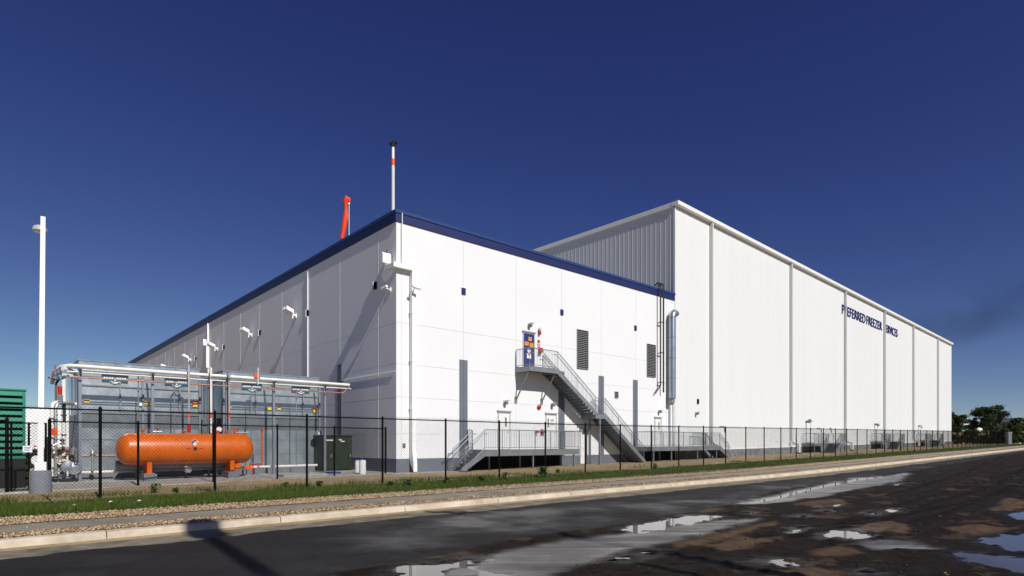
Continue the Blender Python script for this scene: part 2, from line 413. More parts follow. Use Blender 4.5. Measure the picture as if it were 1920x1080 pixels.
# road with asphalt, mud and wet film masks
def sdpoly(px, py, poly):
    d = np.full(px.shape, 1e9); inside = np.zeros(px.shape, bool); n = len(poly)
    for i in range(n):
        ax, ay = poly[i]; bx, by = poly[(i + 1) % n]; ex, ey = bx - ax, by - ay
        wx, wy = px - ax, py - ay; t = np.clip((wx * ex + wy * ey) / (ex * ex + ey * ey + 1e-12), 0, 1)
        d = np.minimum(d, np.hypot(wx - ex * t, wy - ey * t))
        c = ((ay > py) != (by > py)) & (px < ex * (py - ay) / (ey if abs(ey) > 1e-12 else 1e-12) + ax)
        inside ^= c
    return np.where(inside, -d, d)
def gpoly(pts): return [ground_pt(x, y, -.18)[:2] for x, y in pts]
PUD = {
 'a': [(1163, 992), (1185, 986), (1240, 975), (1290, 966), (1352, 967), (1330, 976), (1280, 983), (1240, 992), (1200, 999)],
 'b': [(735, 1066), (790, 1056), (828, 1051), (850, 1054), (868, 1046), (905, 1043), (918, 1048), (905, 1054), (872, 1058), (905, 1068), (975, 1084), (970, 1100), (735, 1100)],
 'c': [(765, 1033), (790, 1032), (800, 1037), (818, 1043), (808, 1047), (790, 1043)],
 'd': [(1538, 1000), (1560, 994), (1600, 996), (1660, 1012), (1625, 1011), (1590, 1009), (1552, 1011)],
 'e': [(1836, 1016), (1870, 1003), (1925, 999), (1960, 1000), (1960, 1034), (1890, 1031)],
 'f': [(1788, 1036), (1850, 1038), (1925, 1046), (1970, 1048), (1970, 1075), (1900, 1068), (1850, 1060), (1812, 1050)],
 'g': [(1886, 963), (1925, 960), (1960, 962), (1960, 976), (1915, 976)],
 'h': [(1420, 1055), (1450, 1047), (1478, 1050), (1505, 1059), (1480, 1061), (1440, 1060)],
 'i': [(1478, 998), (1492, 990), (1506, 987), (1502, 996), (1486, 1001)],
 'j': [(1385, 943), (1420, 939), (1500, 919), (1560, 907), (1620, 894), (1690, 886.5), (1700, 888), (1620, 899), (1530, 917), (1460, 936), (1420, 943)],
 'k': [(1140, 1053), (1175, 1040), (1215, 1033), (1232, 1034), (1200, 1043), (1160, 1054)],
 'l': [(1622, 962), (1640, 959), (1652, 961), (1640, 966), (1624, 966)],
 'm': [(1488, 967), (1505, 965), (1518, 968), (1500, 970)],
 'n': [(1535, 957), (1550, 955), (1560, 958), (1545, 961)],
 'o': [(1558, 948), (1572, 945), (1580, 947), (1566, 951)],
 'p': [(1660, 956), (1678, 953), (1685, 955), (1676, 960), (1664, 960)],
 'q': [(1672, 908), (1690, 906), (1692, 909), (1676, 910)],
 'r': [(1608, 1071), (1630, 1070), (1645, 1076), (1625, 1080)],
 's': [(1398, 961), (1412, 958), (1420, 960), (1408, 963)],
}
WET = [[(690, 1100), (880, 1062), (940, 1034), (1060, 1010), (1200, 998), (1290, 982), (1420, 972), (1330, 996), (1240, 1018), (1150, 1042), (1050, 1064), (960, 1100)],
       [(1370, 946), (1490, 920), (1600, 896), (1700, 886), (1710, 889), (1680, 903), (1600, 920), (1500, 937), (1440, 945)],
       [(1580, 1022), (1640, 1012), (1720, 1014), (1760, 1030), (1640, 1030)],
       [(1600, 990), (1660, 988), (1650, 996), (1605, 996)]]
ISL = [[(786, 1036), (830, 1031), (890, 1038), (914, 1047), (900, 1052), (850, 1048), (800, 1046)],
       [(822, 1070), (850, 1063), (885, 1065), (905, 1074), (890, 1084), (835, 1082)],
       [(600, 1062), (650, 1044), (740, 1036), (786, 1050), (740, 1060), (650, 1070)]]
DAMPP = [[(620, 1016), (700, 985), (860, 965), (1000, 955), (1130, 950), (1280, 938), (1420, 925), (1440, 934), (1290, 960), (1100, 986), (900, 1012), (720, 1036)],
         [(0, 1075), (200, 1055), (330, 1052), (300, 1075), (120, 1100), (0, 1100)]]
TAN = [[(1270, 1018), (1330, 1008), (1400, 990), (1450, 978), (1440, 984), (1380, 1003), (1310, 1020), (1270, 1030)],
       [(1500, 1040), (1530, 1028), (1580, 1022), (1620, 1040), (1590, 1048), (1530, 1047)],
       [(1600, 985), (1660, 978), (1720, 985), (1700, 998), (1650, 1002)],
       [(1460, 1080), (1500, 1068), (1580, 1070), (1600, 1082), (1500, 1092)],
       [(1780, 990), (1830, 985), (1890, 990), (1850, 1004), (1800, 1002)],
       [(1860, 945), (1890, 932), (1925, 940), (1925, 952), (1870, 958)],
       [(640, 1064), (700, 1040), (790, 1040), (800, 1052), (700, 1062)],
       [(820, 1036), (860, 1032), (918, 1046), (880, 1052)],
       [(1480, 945), (1560, 935), (1600, 940), (1540, 955)],
       [(1290, 955), (1350, 953), (1360, 958), (1310, 962)],
       [(1340, 1025), (1400, 1010), (1440, 1012), (1400, 1030), (1350, 1038)]]
a_ = arow(1.5, 128, .05, .0052); o_ = -np.concatenate([np.arange(0, 13, .055), np.arange(13, 15.8, .2)])
A, O = np.meshgrid(a_, o_, indexing='ij'); X, Y = nxy(A, O)
nz1 = vnoise(X, Y, .8, 11, 5); nz2 = vnoise(X, Y, 4.0, 12, 4); nz3 = vnoise(X, Y, 14.0, 13, 3)
yc = A / NL
Wd = np.interp(yc, [0, 11, 14, 17, 20.5, 24, 34, 56, 80, 130], [5.5, 5.2, 4.65, 4.75, 4.1, 3.15, 2.9, 2.2, 2.0, 2.0])
mud = np.clip((-O - Wd + (nz1 - .5) * .7 + (nz2 - .5) * .25) / .10 + .5, 0, 1)
h = mud * (-.030 + .030 * (nz1 - .5) + .026 * (nz2 - .5) + .016 * (nz3 - .5))
# tyre tracks in the mud, sweeping towards the far right
for k, (o0, amp) in enumerate([(6.2, .6), (7.9, .8), (9.6, .5), (11.2, .7)]):
    oc = o0 - (yc - 12) * .055 + amp * np.sin(yc * .09 + k)
    g = np.exp(-((-O - oc) / .14) ** 2) * (nz2 * .6 + .5) * .5
    h -= mud * .035 * g; h += mud * .020 * np.exp(-((np.abs(-O - oc) - .28) / .08) ** 2)
wet = np.zeros_like(X); tan = np.zeros_like(X); track = np.zeros_like(X)
def sdline(px, py, pl):
    d = np.full(px.shape, 1e9)
    for (ax, ay), (bx, by) in zip(pl[:-1], pl[1:]):
        ex, ey = bx - ax, by - ay; t = np.clip(((px - ax) * ex + (py - ay) * ey) / (ex * ex + ey * ey), 0, 1)
        d = np.minimum(d, np.hypot(px - ax - ex * t, py - ay - ey * t))
    return d
for pl, wd_ in (([(1930, 866), (1915, 883), (1865, 910), (1740, 947), (1600, 978), (1400, 1012)], .13), ([(1880, 858), (1790, 893), (1660, 930), (1540, 952)], .11), ([(1935, 898), (1840, 935), (1700, 966), (1540, 1000), (1300, 1040)], .12),
                ([(1925, 875), (1840, 905), (1680, 948)], .09), ([(1290, 968), (1400, 962), (1560, 975), (1640, 982)], .10), ([(1925, 920), (1870, 925), (1780, 960), (1600, 1010), (1450, 1052)], .12)):
    d_ = sdline(X, Y, gpoly(pl)) + (nz2 - .5) * .08
    g = np.clip(1.25 - d_ / wd_, 0, 1); track = np.maximum(track, g * mud); h -= mud * .016 * g; h += mud * .014 * np.exp(-((d_ - wd_ * 1.9) / .06) ** 2)
h += mud * .012 * np.abs(vnoise(X, Y, 9.0, 71, 3) - .5) * 4
for p in WET:
    sd = sdpoly(X, Y, gpoly(p)); wet = np.maximum(wet, np.clip(.5 - (sd + (nz1 - .5) * .5 + (nz2 - .5) * .3) / .25, 0, 1))
for p in TAN:
    sd = sdpoly(X, Y, gpoly(p)); tan = np.maximum(tan, np.clip(.5 - (sd + (nz1 - .5) * .7 + (nz2 - .5) * .35) / .14, 0, 1))
h = np.where(tan > 0, h + tan * mud * .012, h)
h = np.where(wet > 0, h * (1 - .8 * wet) + wet * -.034, h)
LV = -.036
nz4 = vnoise(X, Y, 9.0, 91, 4); rim = np.zeros_like(X)
for nme, p in PUD.items():
    sd = sdpoly(X, Y, gpoly(p)); sm = min(.16, .05 + .02 * len(p))
    if nme in 'cdhiklmnopqrs': sm = .05; sd = sd + (nz4 - .5) * .42 + .03
    sd = sd + .035
    rim = np.maximum(rim, np.clip(1 - (sd + (nz2 - .5) * .3) / .38, 0, 1))
    k = np.clip(.5 - (sd + (nz2 - .5) * sm * 2.6 + (nz3 - .5) * sm * 2.2) / (sm * 1.2), 0, 1)
    h = h * (1 - k) + k * -.06
    near = (sd > 0) & (sd < .5)
    h = np.where(near, np.maximum(h, LV + .004 + .0 * h) * (1 - k) + h * k, h)
for p in ISL:
    sd = sdpoly(X, Y, gpoly(p)); k = np.clip(.5 - (sd + (nz2 - .5) * .2 + (nz3 - .5) * .12) / .08, 0, 1)
    h = h * (1 - k) + k * (-.022 + .012 * (nz3 - .5)); tan = np.maximum(tan, k * .45)
gut = np.clip((.98 - (-O) + (nz1 - .5) * .55 + (nz2 - .5) * .16) / .05 + .5, 0, 1)
nv0 = vnoise(X, Y, .35, 21, 5)
damp = np.clip((nv0 - .42) * 4, 0, 1) * np.clip((-O - 1.2) / 1.5, 0, 1) * (1 - mud)
for p in DAMPP:
    sd = sdpoly(X, Y, gpoly(p)); damp = np.maximum(damp, np.clip(.5 - (sd + (nz1 - .5) * 1.6 + (nv0 - .5) * 1.2) / .8, 0, 1) * (1 - mud))
Z = Tn(Y) - .15 + h
def road_mat():
    m = bpy.data.materials.new('road'); m.use_nodes = True
    t = m.node_tree; b = t.nodes['Principled BSDF']; nd = t.nodes.new; lk = t.links.new
    geo = nd('ShaderNodeNewGeometry')
    def att(n):
        a = nd('ShaderNodeAttribute'); a.attribute_name = n; return a.outputs['Fac']
    def noi(s, d=6, r=.6, stretch=None):
        n = nd('ShaderNodeTexNoise'); n.inputs['Scale'].default_value = s; n.inputs['Detail'].default_value = d; n.inputs['Roughness'].default_value = r
        if stretch:
            mp = nd('ShaderNodeMapping'); mp.inputs['Rotation'].default_value = (0, 0, -N.rz); mp.inputs['Scale'].default_value = stretch
            lk(geo.outputs['Position'], mp.inputs[0]); lk(mp.outputs[0], n.inputs['Vector'])
        else: lk(geo.outputs['Position'], n.inputs['Vector'])
        return n.outputs['Fac']
    def ramp(src, p0, c0, p1, c1):
        cr = nd('ShaderNodeValToRGB'); e = cr.color_ramp.elements
        e[0].position = p0; e[0].color = (*c0, 1); e[1].position = p1; e[1].color = (*c1, 1); lk(src, cr.inputs[0]); return cr.outputs[0]
    def mix(fac, a, b2):
        x = nd('ShaderNodeMix'); x.data_type = 'RGBA'; lk(fac, x.inputs[0]); lk(a, x.inputs[6]); lk(b2, x.inputs[7]); return x.outputs[2]
    def mixf(fac, a, b2):
        x = nd('ShaderNodeMix'); x.data_type = 'FLOAT'; lk(fac, x.inputs[0])
        for i, q in ((2, a), (3, b2)):
            if isinstance(q, float): x.inputs[i].default_value = q
            else: lk(q, x.inputs[i])
        return x.outputs[0]
    fine = noi(120, 3, .7); mid = noi(1.2, 7, .65); streak = noi(1.0, 6, .65, (.25, 2.2, 1))
    asp = mix(fine, ramp(streak, .35, (.010, .0095, .010), .7, (.024, .022, .021)), ramp(mid, .3, (.021, .0195, .0185), .7, (.034, .031, .028)))
    gutc = ramp(noi(2.5), .3, (.11, .095, .07), .7, (.29, .255, .195))
    mudc = ramp(noi(3.5, 9, .8), .36, (.006, .0042, .0033), .66, (.046, .030, .019)); mudc = mix(att('mud'), mudc, mix(noi(16, 6, .8), ramp(noi(5), .3, (.004, .003, .0025), .7, (.010, .007, .005)), mudc)); mudc = mix(att('track'), mudc, ramp(noi(9), .3, (.004, .003, .0025), .7, (.009, .007, .006)))
    tanc = ramp(noi(5), .3, (.070, .045, .028), .7, (.13, .088, .055))
    wetc = ramp(noi(2.2, 7, .7), .3, (.024, .021, .018), .7, (.075, .068, .060))
    c = mix(att('gut'), asp, gutc); c = mix(att('mud'), c, mudc); c = mix(att('wet'), c, wetc); c = mix(att('tan'), c, tanc)
    c = mix(att('rim'), c, ramp(noi(6), .3, (.008, .006, .0045), .7, (.016, .012, .009)))
    # random dry crust in the mud
    th = nd('ShaderNodeMath'); th.operation = 'GREATER_THAN'; th.inputs[1].default_value = .60; lk(noi(.9, 6, .6), th.inputs[0])
    tm = nd('ShaderNodeMath'); tm.operation = 'MULTIPLY'; lk(th.outputs[0], tm.inputs[0]); lk(att('mud'), tm.inputs[1])
    th2 = nd('ShaderNodeMath'); th2.operation = 'MULTIPLY'; lk(tm.outputs[0], th2.inputs[0]); lk(noi(4, 5, .7), th2.inputs[1])
    c = mix(th2.outputs[0], c, tanc)
    lk(c, b.inputs['Base Color'])
    dmp = nd('ShaderNodeMapRange'); dmp.inputs['From Min'].default_value = .38; dmp.inputs['From Max'].default_value = .62; lk(noi(.55, 5, .55), dmp.inputs[0])
    dm = nd('ShaderNodeMath'); dm.operation = 'MULTIPLY'; lk(att('damp'), dm.inputs[0]); lk(dmp.outputs[0], dm.inputs[1])
    r = mixf(dm.outputs[0], .72, .34); r = mixf(att('gut'), r, .8)
    mr = nd('ShaderNodeMapRange'); mr.inputs['To Min'].default_value = .5; mr.inputs['To Max'].default_value = .95; lk(noi(2.2, 6, .7), mr.inputs[0])
    r = mixf(att('mud'), r, mr.outputs[0]); 
    mr2 = nd('ShaderNodeMapRange'); mr2.inputs['From Min'].default_value = .3; mr2.inputs['From Max'].default_value = .7; mr2.inputs['To Min'].default_value = .16; mr2.inputs['To Max'].default_value = .52; lk(streak, mr2.inputs[0])
    r = mixf(att('wet'), r, mr2.outputs[0]); r = mixf(att('tan'), r, .9); r = mixf(att('rim'), r, .24)
    lk(r, b.inputs['Roughness'])
    lk(mixf(att('mud'), mixf(dm.outputs[0], .13, .42), mixf(att('wet'), .09, .42)), b.inputs['Specular IOR Level'])
    bp = nd('ShaderNodeBump'); bp.inputs['Distance'].default_value = .035; bp.inputs['Strength'].default_value = .35
    bh = mixf(att('mud'), fine, noi(13, 9, .8)); lk(bh, bp.inputs['Height']); lk(bp.outputs[0], b.inputs['Normal'])
    bs = mixf(att('wet'), mixf(att('mud'), .4, 1.0), .08); lk(bs, bp.inputs['Strength'])
    return m
M['road'] = road_mat()
grid_obj('road', X, Y, Z, 'road', {'rim': rim * mud, 'track': track * (1 - wet), 'mud': mud, 'wet': wet, 'tan': tan * mud, 'gut': gut, 'damp': damp})
for nme, p in PUD.items():
    g = gpoly(p); cx = sum(q[0] for q in g) / len(g); cy = sum(q[1] for q in g) / len(g)
    mb = MB(); n = len(g); zl = T(cy) - .15 + LV
    ex = .22 if nme not in 'cdhiklmnopqrs' else .07
    ring = []
    for (x, y) in g:
        l = math.hypot(x - cx, y - cy) or 1
        ring.append((x + (x - cx) / l * ex, y + (y - cy) / l * ex, zl))
    # centroid fan is unsafe for concave outlines: one n-gon
    mb.add(ring, [tuple(range(n))])
    o = mb.build('puddle_water', 'water'); o['kind'] = 'structure'
    o.data.polygons.foreach_set('use_smooth', [False] * len(o.data.polygons))
    if o.data.polygons[0].normal.z < 0: o.data.flip_normals()

def clods(n):
    y = ysample0(n, 6.5, 40, 2.0); o = -np.random.uniform(2.6, 15, n); X_, Y_ = nxy(y * NL, o)
    px = CX + X_ / np.maximum(Y_, 1) * FPX
    w_ = np.interp(y, [0, 11, 14, 17, 20.5, 24, 34, 56], [5.5, 5.2, 4.65, 4.75, 4.1, 3.15, 2.9, 2.2])
    keep = (Y_ > 6.5) & (px < 2050) & (-o > w_ + .15) & (vnoise(X_, Y_, 1.4, 77) + np.random.uniform(-.15, .15, n) > .52)
    for p in list(PUD.values()) + WET: keep &= sdpoly(X_, Y_, gpoly(p)) > .06
    X_, Y_ = X_[keep], Y_[keep]; n = len(X_); s_ = np.random.uniform(.006, .022, (n, 3)) * (.6 + .5 * np.random.rand(n, 1) ** 4 * 3); s_[:, 2] *= .6
    return multi('mud_clods', np.stack([X_, Y_, Tn(Y_) - .15 - .024], -1), OCT, OCF, s_, np.random.uniform(0, 6.3, n), 'clod', np.random.rand(n))
# kerb in 3 m lengths
mb = MB()
a = 6.0
while a < 112 * NL:
    L1 = 3.0; npt = 3
    aa = [a + .008 + (L1 - .016) * i / npt for i in range(npt + 1)]
    prof = [(0.0, -.20), (0.0, -.15), (.02, -.035), (.05, -.008), (.09, .0), (.22, .004), (.22, -.20)]
    vs = []; wob = random.uniform(-.006, .006)
    for q in aa:
        for (o, z) in prof:
            x, y, _ = N((q, o, 0)); vs.append((x, y, T(y) + z + (wob if z > -.1 else 0)))
    k = len(prof); fs = []
    for i in range(npt):
        for j in range(k): fs.append((i * k + j, (i + 1) * k + j, (i + 1) * k + (j + 1) % k, i * k + (j + 1) % k))
    fs += [tuple(range(k)), tuple(range(npt * k + k - 1, npt * k - 1, -1))]
    mb.add(vs, fs, raw=True); a += L1
tag(mb.build('kerb', 'curb'), kind='structure')

def strip(name, m, o0, o1, z, no=6, seed=1, bump=.0, wob0=0., wob1=0., y0=4, y1=116, kind='structure'):
    a_ = arow(y0, y1, .12, .008); tt = np.linspace(0, 1, no)
    A, Tt = np.meshgrid(a_, tt, indexing='ij')
    e0 = o0 + (vnoise(A, A * 0, .9, seed) - .5) * wob0 * 2; e1 = o1 + (vnoise(A, A * 0 + 9, .9, seed + 1) - .5) * wob1 * 2
    O = e0 + (e1 - e0) * Tt; X, Y = nxy(A, O)
    edge = np.minimum(Tt, 1 - Tt) * 4; edge = np.clip(edge, 0, 1)
    Z = Tn(Y) + z + bump * (vnoise(X, Y, 3, seed + 2)) * edge
    return grid_obj(name, X, Y, Z, m)
strip('gravel_verge', 'gravel', .22, .74, -.006, 6, 31, .03, 0, .02)
strip('sidewalk', 'path', .78, 2.06, .012, 6, 33, .008)
strip('gravel_verge', 'gravel', 2.10, 3.35, -.004, 10, 37, .045, 0, .18)
def edging(o0):
    mb = MB(); a_ = arow(4, 116, .5, .03)
    pr = [(o0 - .014, -.02), (o0 - .014, .025), (o0 + .014, .025), (o0 + .014, -.02)]; vs = []; fs = []
    for i, a in enumerate(a_):
        for o, z in pr:
            x, y, _ = N((a, o + .012 * math.sin(a * .7) + .008 * math.sin(a * 2.3), 0)); vs.append((x, y, T(y) + z + .006 * math.sin(a * 3.1)))
    for i in range(len(a_) - 1):
        for j in range(4): fs.append((i * 4 + j, i * 4 + 4 + j, i * 4 + 4 + (j + 1) % 4, i * 4 + (j + 1) % 4))
    mb.add(vs, fs, raw=True); tag(mb.build('path_edging', 'edging'), kind='structure')
edging(.76); edging(2.08)
# grass base strip
M['grass_base'] = mat('grass_base', (.02, .032, .008), .95, nscale=6, col2=(.06, .062, .025), bump=.5, bscale=40)
strip('grass_ground', 'grass_base', 3.3, 6.5, .008, 10, 41, .05, .2, .35)

def multi(name, cent, tmpl, faces, scale, rot, m, tone=None, kind='stuff', tilt=None, parent=None):
    """many small shapes in one mesh"""
    n = len(cent); k = len(tmpl)
    t = np.array(tmpl, dtype=float)[None] * scale[:, None, :]
    c = np.cos(rot)[:, None]; s_ = np.sin(rot)[:, None]
    x = t[:, :, 0] * c - t[:, :, 1] * s_; y = t[:, :, 0] * s_ + t[:, :, 1] * c; z = t[:, :, 2]
    if tilt is not None:
        x = x + tilt[:, None, 0] * z; y = y + tilt[:, None, 1] * z
    P = np.stack([x, y, z], -1) + np.array(cent)[:, None, :]
    V = P.reshape(-1, 3).astype(np.float32)
    F_ = np.array(faces); fn = F_.shape[1]
    FF = (F_[None] + (np.arange(n) * k)[:, None, None]).reshape(-1, fn)
    me = bpy.data.meshes.new(name); me.vertices.add(len(V)); me.vertices.foreach_set('co', V.reshape(-1))
    me.loops.add(FF.size); me.polygons.add(len(FF)); me.loops.foreach_set('vertex_index', FF.reshape(-1).astype(np.int32))
    me.polygons.foreach_set('loop_start', np.arange(0, FF.size, fn, dtype=np.int32)); me.update(calc_edges=True)
    me.materials.append(M[m])
    if tone is not None:
        at = me.attributes.new('tone', 'FLOAT', 'POINT'); at.data.foreach_set('value', np.repeat(tone, k).astype(np.float32))
    o = bpy.data.objects.new(name, me); COL.objects.link(o)
    if parent is not None:
        me.transform(mw(parent).inverted()); o.parent = parent
    else: o['kind'] = kind
    return o
OCT = [(1, 0, 0), (0, 1, 0), (-1, 0, 0), (0, -1, 0), (.2, .1, 1), (-.1, .2, -1)]
OCF = [(0, 1, 4), (1, 2, 4), (2, 3, 4), (3, 0, 4), (1, 0, 5), (2, 1, 5), (3, 2, 5), (0, 3, 5)]
def ysample(n, y0, y1, p=1.6):
    """depths weighted towards the camera"""
    u = np.random.rand(n); a = y0 ** (1 - p); b = y1 ** (1 - p)
    return (a + (b - a) * u) ** (1 / (1 - p))
def stones(n, o0, o1, name, lo=.012, hi=.032, y0=4, y1=60):
    y = ysample(n, y0, y1, 2.0); a = y * NL; o = np.random.uniform(o0, o1, n); X, Y = nxy(a, o)
    sc_ = np.random.uniform(lo, hi, (n, 3)); sc_[:, 2] *= .7
    Z = Tn(Y) + .012 + np.random.uniform(0, .022, n)
    return multi(name, np.stack([X, Y, Z], -1), OCT, OCF, sc_, np.random.uniform(0, 6.3, n), 'stone', np.random.rand(n))
def ysample0(n, a, b, p): return ysample(n, a, b, p)
M['clod'] = leaf_mat('clod', (.010, .007, .005), (.055, .037, .024))
clods(60000)
stones(26000, 2.12, 3.42, 'gravel_stones'); stones(12000, .24, .74, 'gravel_stones')
stones(500, .8, 2.05, 'loose_stones', .008, .02); stones(900, 3.4, 4.2, 'loose_stones', .01, .025)
BL = [(-1, 0, 0), (1, 0, 0), (0, 0, 1)]
def blades(n, o0, o1, name, m, hlo, hhi, wd, y0, y1, p=2.0, thr=None, seed=5, zoff=0.0, pw=1.0, edge=False):
    y = ysample(n, y0, y1, p); a = y * NL; o = o0 + (o1 - o0) * np.random.rand(n) ** pw; X, Y = nxy(a, o)
    d = vnoise(X, Y, .7, seed, 4)
    keep = np.ones(n, bool) if thr is None else (d + np.random.uniform(-.08, .08, n) > thr)
    if edge:
        e = 3.55 + (vnoise(a, a * 0, .5, seed + 3) - .5) * 1.0; keep &= o > e
    X, Y, d = X[keep], Y[keep], d[keep]; n = len(X)
    hh = np.random.uniform(hlo, hhi, n) * (.5 + d)
    s_ = np.stack([np.random.uniform(.6, 1.2, n) * wd * (1 + Y / 30), np.ones(n), hh], -1)
    return multi(name, np.stack([X, Y, Tn(Y) + zoff], -1), BL, [(0, 1, 2)], s_, np.random.uniform(0, 6.3, n), m,
                 np.random.rand(n) * .7 + d * .3, tilt=np.random.normal(0, .35, (n, 2)))
blades(190000, 3.5, 6.6, 'grass', 'grass', .05, .14, .006, 4.5, 112, 1.45, None, 51, edge=True)
blades(34000, 5.8, 8.2, 'grass', 'grass', .06, .20, .006, 5, 60, 1.9, .56, 53)
blades(30000, 4.6, 12.5, 'dry_grass', 'straw', .03, .09, .006, 6, 100, 1.8, .40, 55)

# yard pad and walk
def slab(name, poly, z0, z1, m):
    mb = MB(); mb.prism(poly, 'z', z0, z1); o = mb.build(name, m); o['kind'] = 'structure'; return o
slab('yard_pavement', [(-38, -8), (-18.2, 14.2), (-14.5, 18.5), (-11.97, 21.5), (-9.06, 24.75), (-5.6, 28.4), (-5.0, 29.1), (-110, 147), (-260, 120), (-200, -8)], -.1, .035, 'pad')
mb = MB(F); mb.box(-.9, 3.1, -1.25, .03, -.06, .045); tag(mb.build('walk_pavement', 'concrete'), kind='structure')
# ================================================================== concrete building
H1 = 12.46; HT = 13.01; LF = 24.46; LL = 108.0
bld = thing('concrete_building', 'low white concrete panel building with navy parapet, stairs on its sunny front', 'building', (*C0, 0), F.rz)
# core
mb = MB(F); mb.box(.02, LF, .02, LL, -.4, H1 + .1); mb.build('core', 'concrete_white', bld)
HJ = [-.4, .72, 1.97, 2.79, 3.8, 5.44, 7.5, H1]
def panels(fr, xs, sgn, zs, g=.018):
    """proud wall panels with open joints; sgn=-1 outward is -y"""
    mb = MB(fr)
    for i in range(len(xs) - 1):
        for j in range(len(zs) - 1):
            mb.box(xs[i] + g / 2, xs[i + 1] - g / 2, sgn * -.02, 0.0, zs[j] + g / 2, zs[j + 1] - g / 2) if sgn < 0 else \
                mb.box(xs[i] + g / 2, xs[i + 1] - g / 2, -.02, 0.0, zs[j] + g / 2, zs[j + 1] - g / 2)
    return mb
fx = [0.0] + [(y - 29) * 1.5027 for y in (29.19, 31.75, 34.31, 36.87, 39.43, 41.99, 44.55)] + [LF]
mb = MB(F)
for i in range(len(fx) - 1):
    zs = HJ
    for j in range(len(zs) - 1):
        mb.box(fx[i] + .008, fx[i + 1] - .008, 0.0, .02, zs[j] + .007, zs[j + 1] - .007)
mb.build('front_wall', 'concrete_white', bld)
lx = [0.0, (30.35 - 29) * 1.3397]
q = 33.65
while (q - 29) * 1.3397 < LL - 1: lx.append((q - 29) * 1.3397); q += 3.32
lx.append(LL)
mb = MB(L)
for i in range(len(lx) - 1):
    zs = [-.4, .72, 1.97, 3.8, 5.44, 7.5, H1] if i < 4 else [-.4, .72, 3.8, 7.5, H1]
    for j in range(len(zs) - 1):
        mb.box(lx[i] + .01, lx[i + 1] - .01, -.02, 0.0, zs[j] + .01, zs[j + 1] - .01)
mb.build('side_wall', 'concrete_white', bld)
# parapet
mb = MB(F); mb.box(-.06, LF - .05, -.06, .0, H1, HT - .13); mb.box(-.06, .0, .0, LL + .05, H1, HT - .13); mb.build('parapet', 'navy', bld)
mb = MB(F); mb.box(-.10, LF - .02, -.10, .34, HT - .127, HT + .03); mb.box(-.10, .3, .34, LL + .08, HT - .127, HT + .03); mb.build('parapet_cap', 'navy_cap', bld)
mb = MB(F); mb.box(.3, LF - .1, .34, .36, H1, HT - .13); mb.box(.02, LF, .36, LL, H1 + .1, H1 + .2); mb.build('roof', 'concrete', bld)
# base band
mb = MB(F)
mb.box(-.004, LF, -.004, -.0005, -.4, .715); mb.build('base_band', 'slate', bld)
mb = MB(L)
for x in lx[1:-1]: mb.box(x - .014, x + .014, .0006, .007, .73, H1 - .01)
for z in (3.8, 7.5): mb.box(.02, LL, .0006, .004, z - .008, z + .008)
mb.build('joint_sealant', 'trim_white', bld)
mb = MB(L); mb.box(.01, LL, .0005, .004, -.4, .715); mb.build('base_band', 'slate', bld)
for px in (868.7, 1052.5, 1127, 1191):
    a = fa(px); mb = MB(F); mb.box(a - .27, a - .012, -.03, -.006, .72, 6.0); mb.box(a + .012, a + .27, -.03, -.006, .72, 6.0); mb.box(a - .012, a + .012, -.012, -.006, .72, 6.0)
    mb.build('pilaster_strip', 'slate', bld)
for i in (2, 4, 6, 8, 10):
    a = lx[i] if i < len(lx) else 40; mb = MB(L); mb.box(a - .27, a - .012, .006, .03, .72, 6.0); mb.box(a + .012, a + .27, .006, .03, .72, 6.0); mb.box(a - .012, a + .012, .006, .012, .72, 6.0)
    mb.build('pilaster_strip', 'slate', bld)
# small square vents
def vent_f(px):
    a = fa(px); mb = MB(F); mb.box(a - .13, a + .13, -.05, .0, 9.53, 9.88); v = mb.build('wall_vent', 'navy', bld)
for px in (868.7, 1053, 1191): vent_f(px)
for px in (705, 578, 488.2, 420.6, 367.8):
    a = la(px); mb = MB(L); mb.box(a - .10, a + .12, .0, .08, 9.5, 9.86); v = mb.build('wall_vent', 'louver_dark', bld)
    mb = MB(L); mb.box(a + .125, a + .15, .0, .11, 9.44, 9.9); mb.build('vent_frame', 'trim_white', v)
# louvers
def louvre(fr, a0, a1, z0, z1, n, y=0.0, par=None):
    mb = MB(fr)
    f = mb; f.box(a0 - .03, a0, y - .07, y, z0, z1); f.box(a1, a1 + .03, y - .07, y, z0, z1); f.box(a0 - .03, a1 + .03, y - .07, y, z1, z1 + .03); f.box(a0 - .03, a1 + .03, y - .07, y, z0 - .03, z0)
    o = mb.build('louver', 'louver', par)
    mb = MB(fr); mb.box(a0, a1, y - .02, y - .001, z0, z1); mb.build('backing', 'louver_dark', o)
    mb = MB(fr); dz = (z1 - z0) / n
    for i in range(n):
        z = z0 + dz * i
        mb.add([(a0, y - .065, z), (a1, y - .065, z), (a1, y - .025, z + dz * .48), (a0, y - .025, z + dz * .48),
                (a0, y - .065, z - .012), (a1, y - .065, z - .012), (a1, y - .025, z + dz * .48 - .012), (a0, y - .025, z + dz * .48 - .012)],
               [(0, 1, 2, 3), (7, 6, 5, 4), (0, 4, 5, 1), (1, 5, 6, 2), (2, 6, 7, 3), (3, 7, 4, 0)])
    mb.build('slats', 'louver', o)
    return o
louvre(F, fa(1081.8), fa(1101.4), 6.34, 8.80, 21, par=bld)
louvre(F, fa(1212.8), fa(1228), 6.38, 8.72, 21, par=bld)
louvre(F, fa(1152.6), fa(1157.8), zz(745, 40.4), zz(735, 40.4), 4, par=bld)
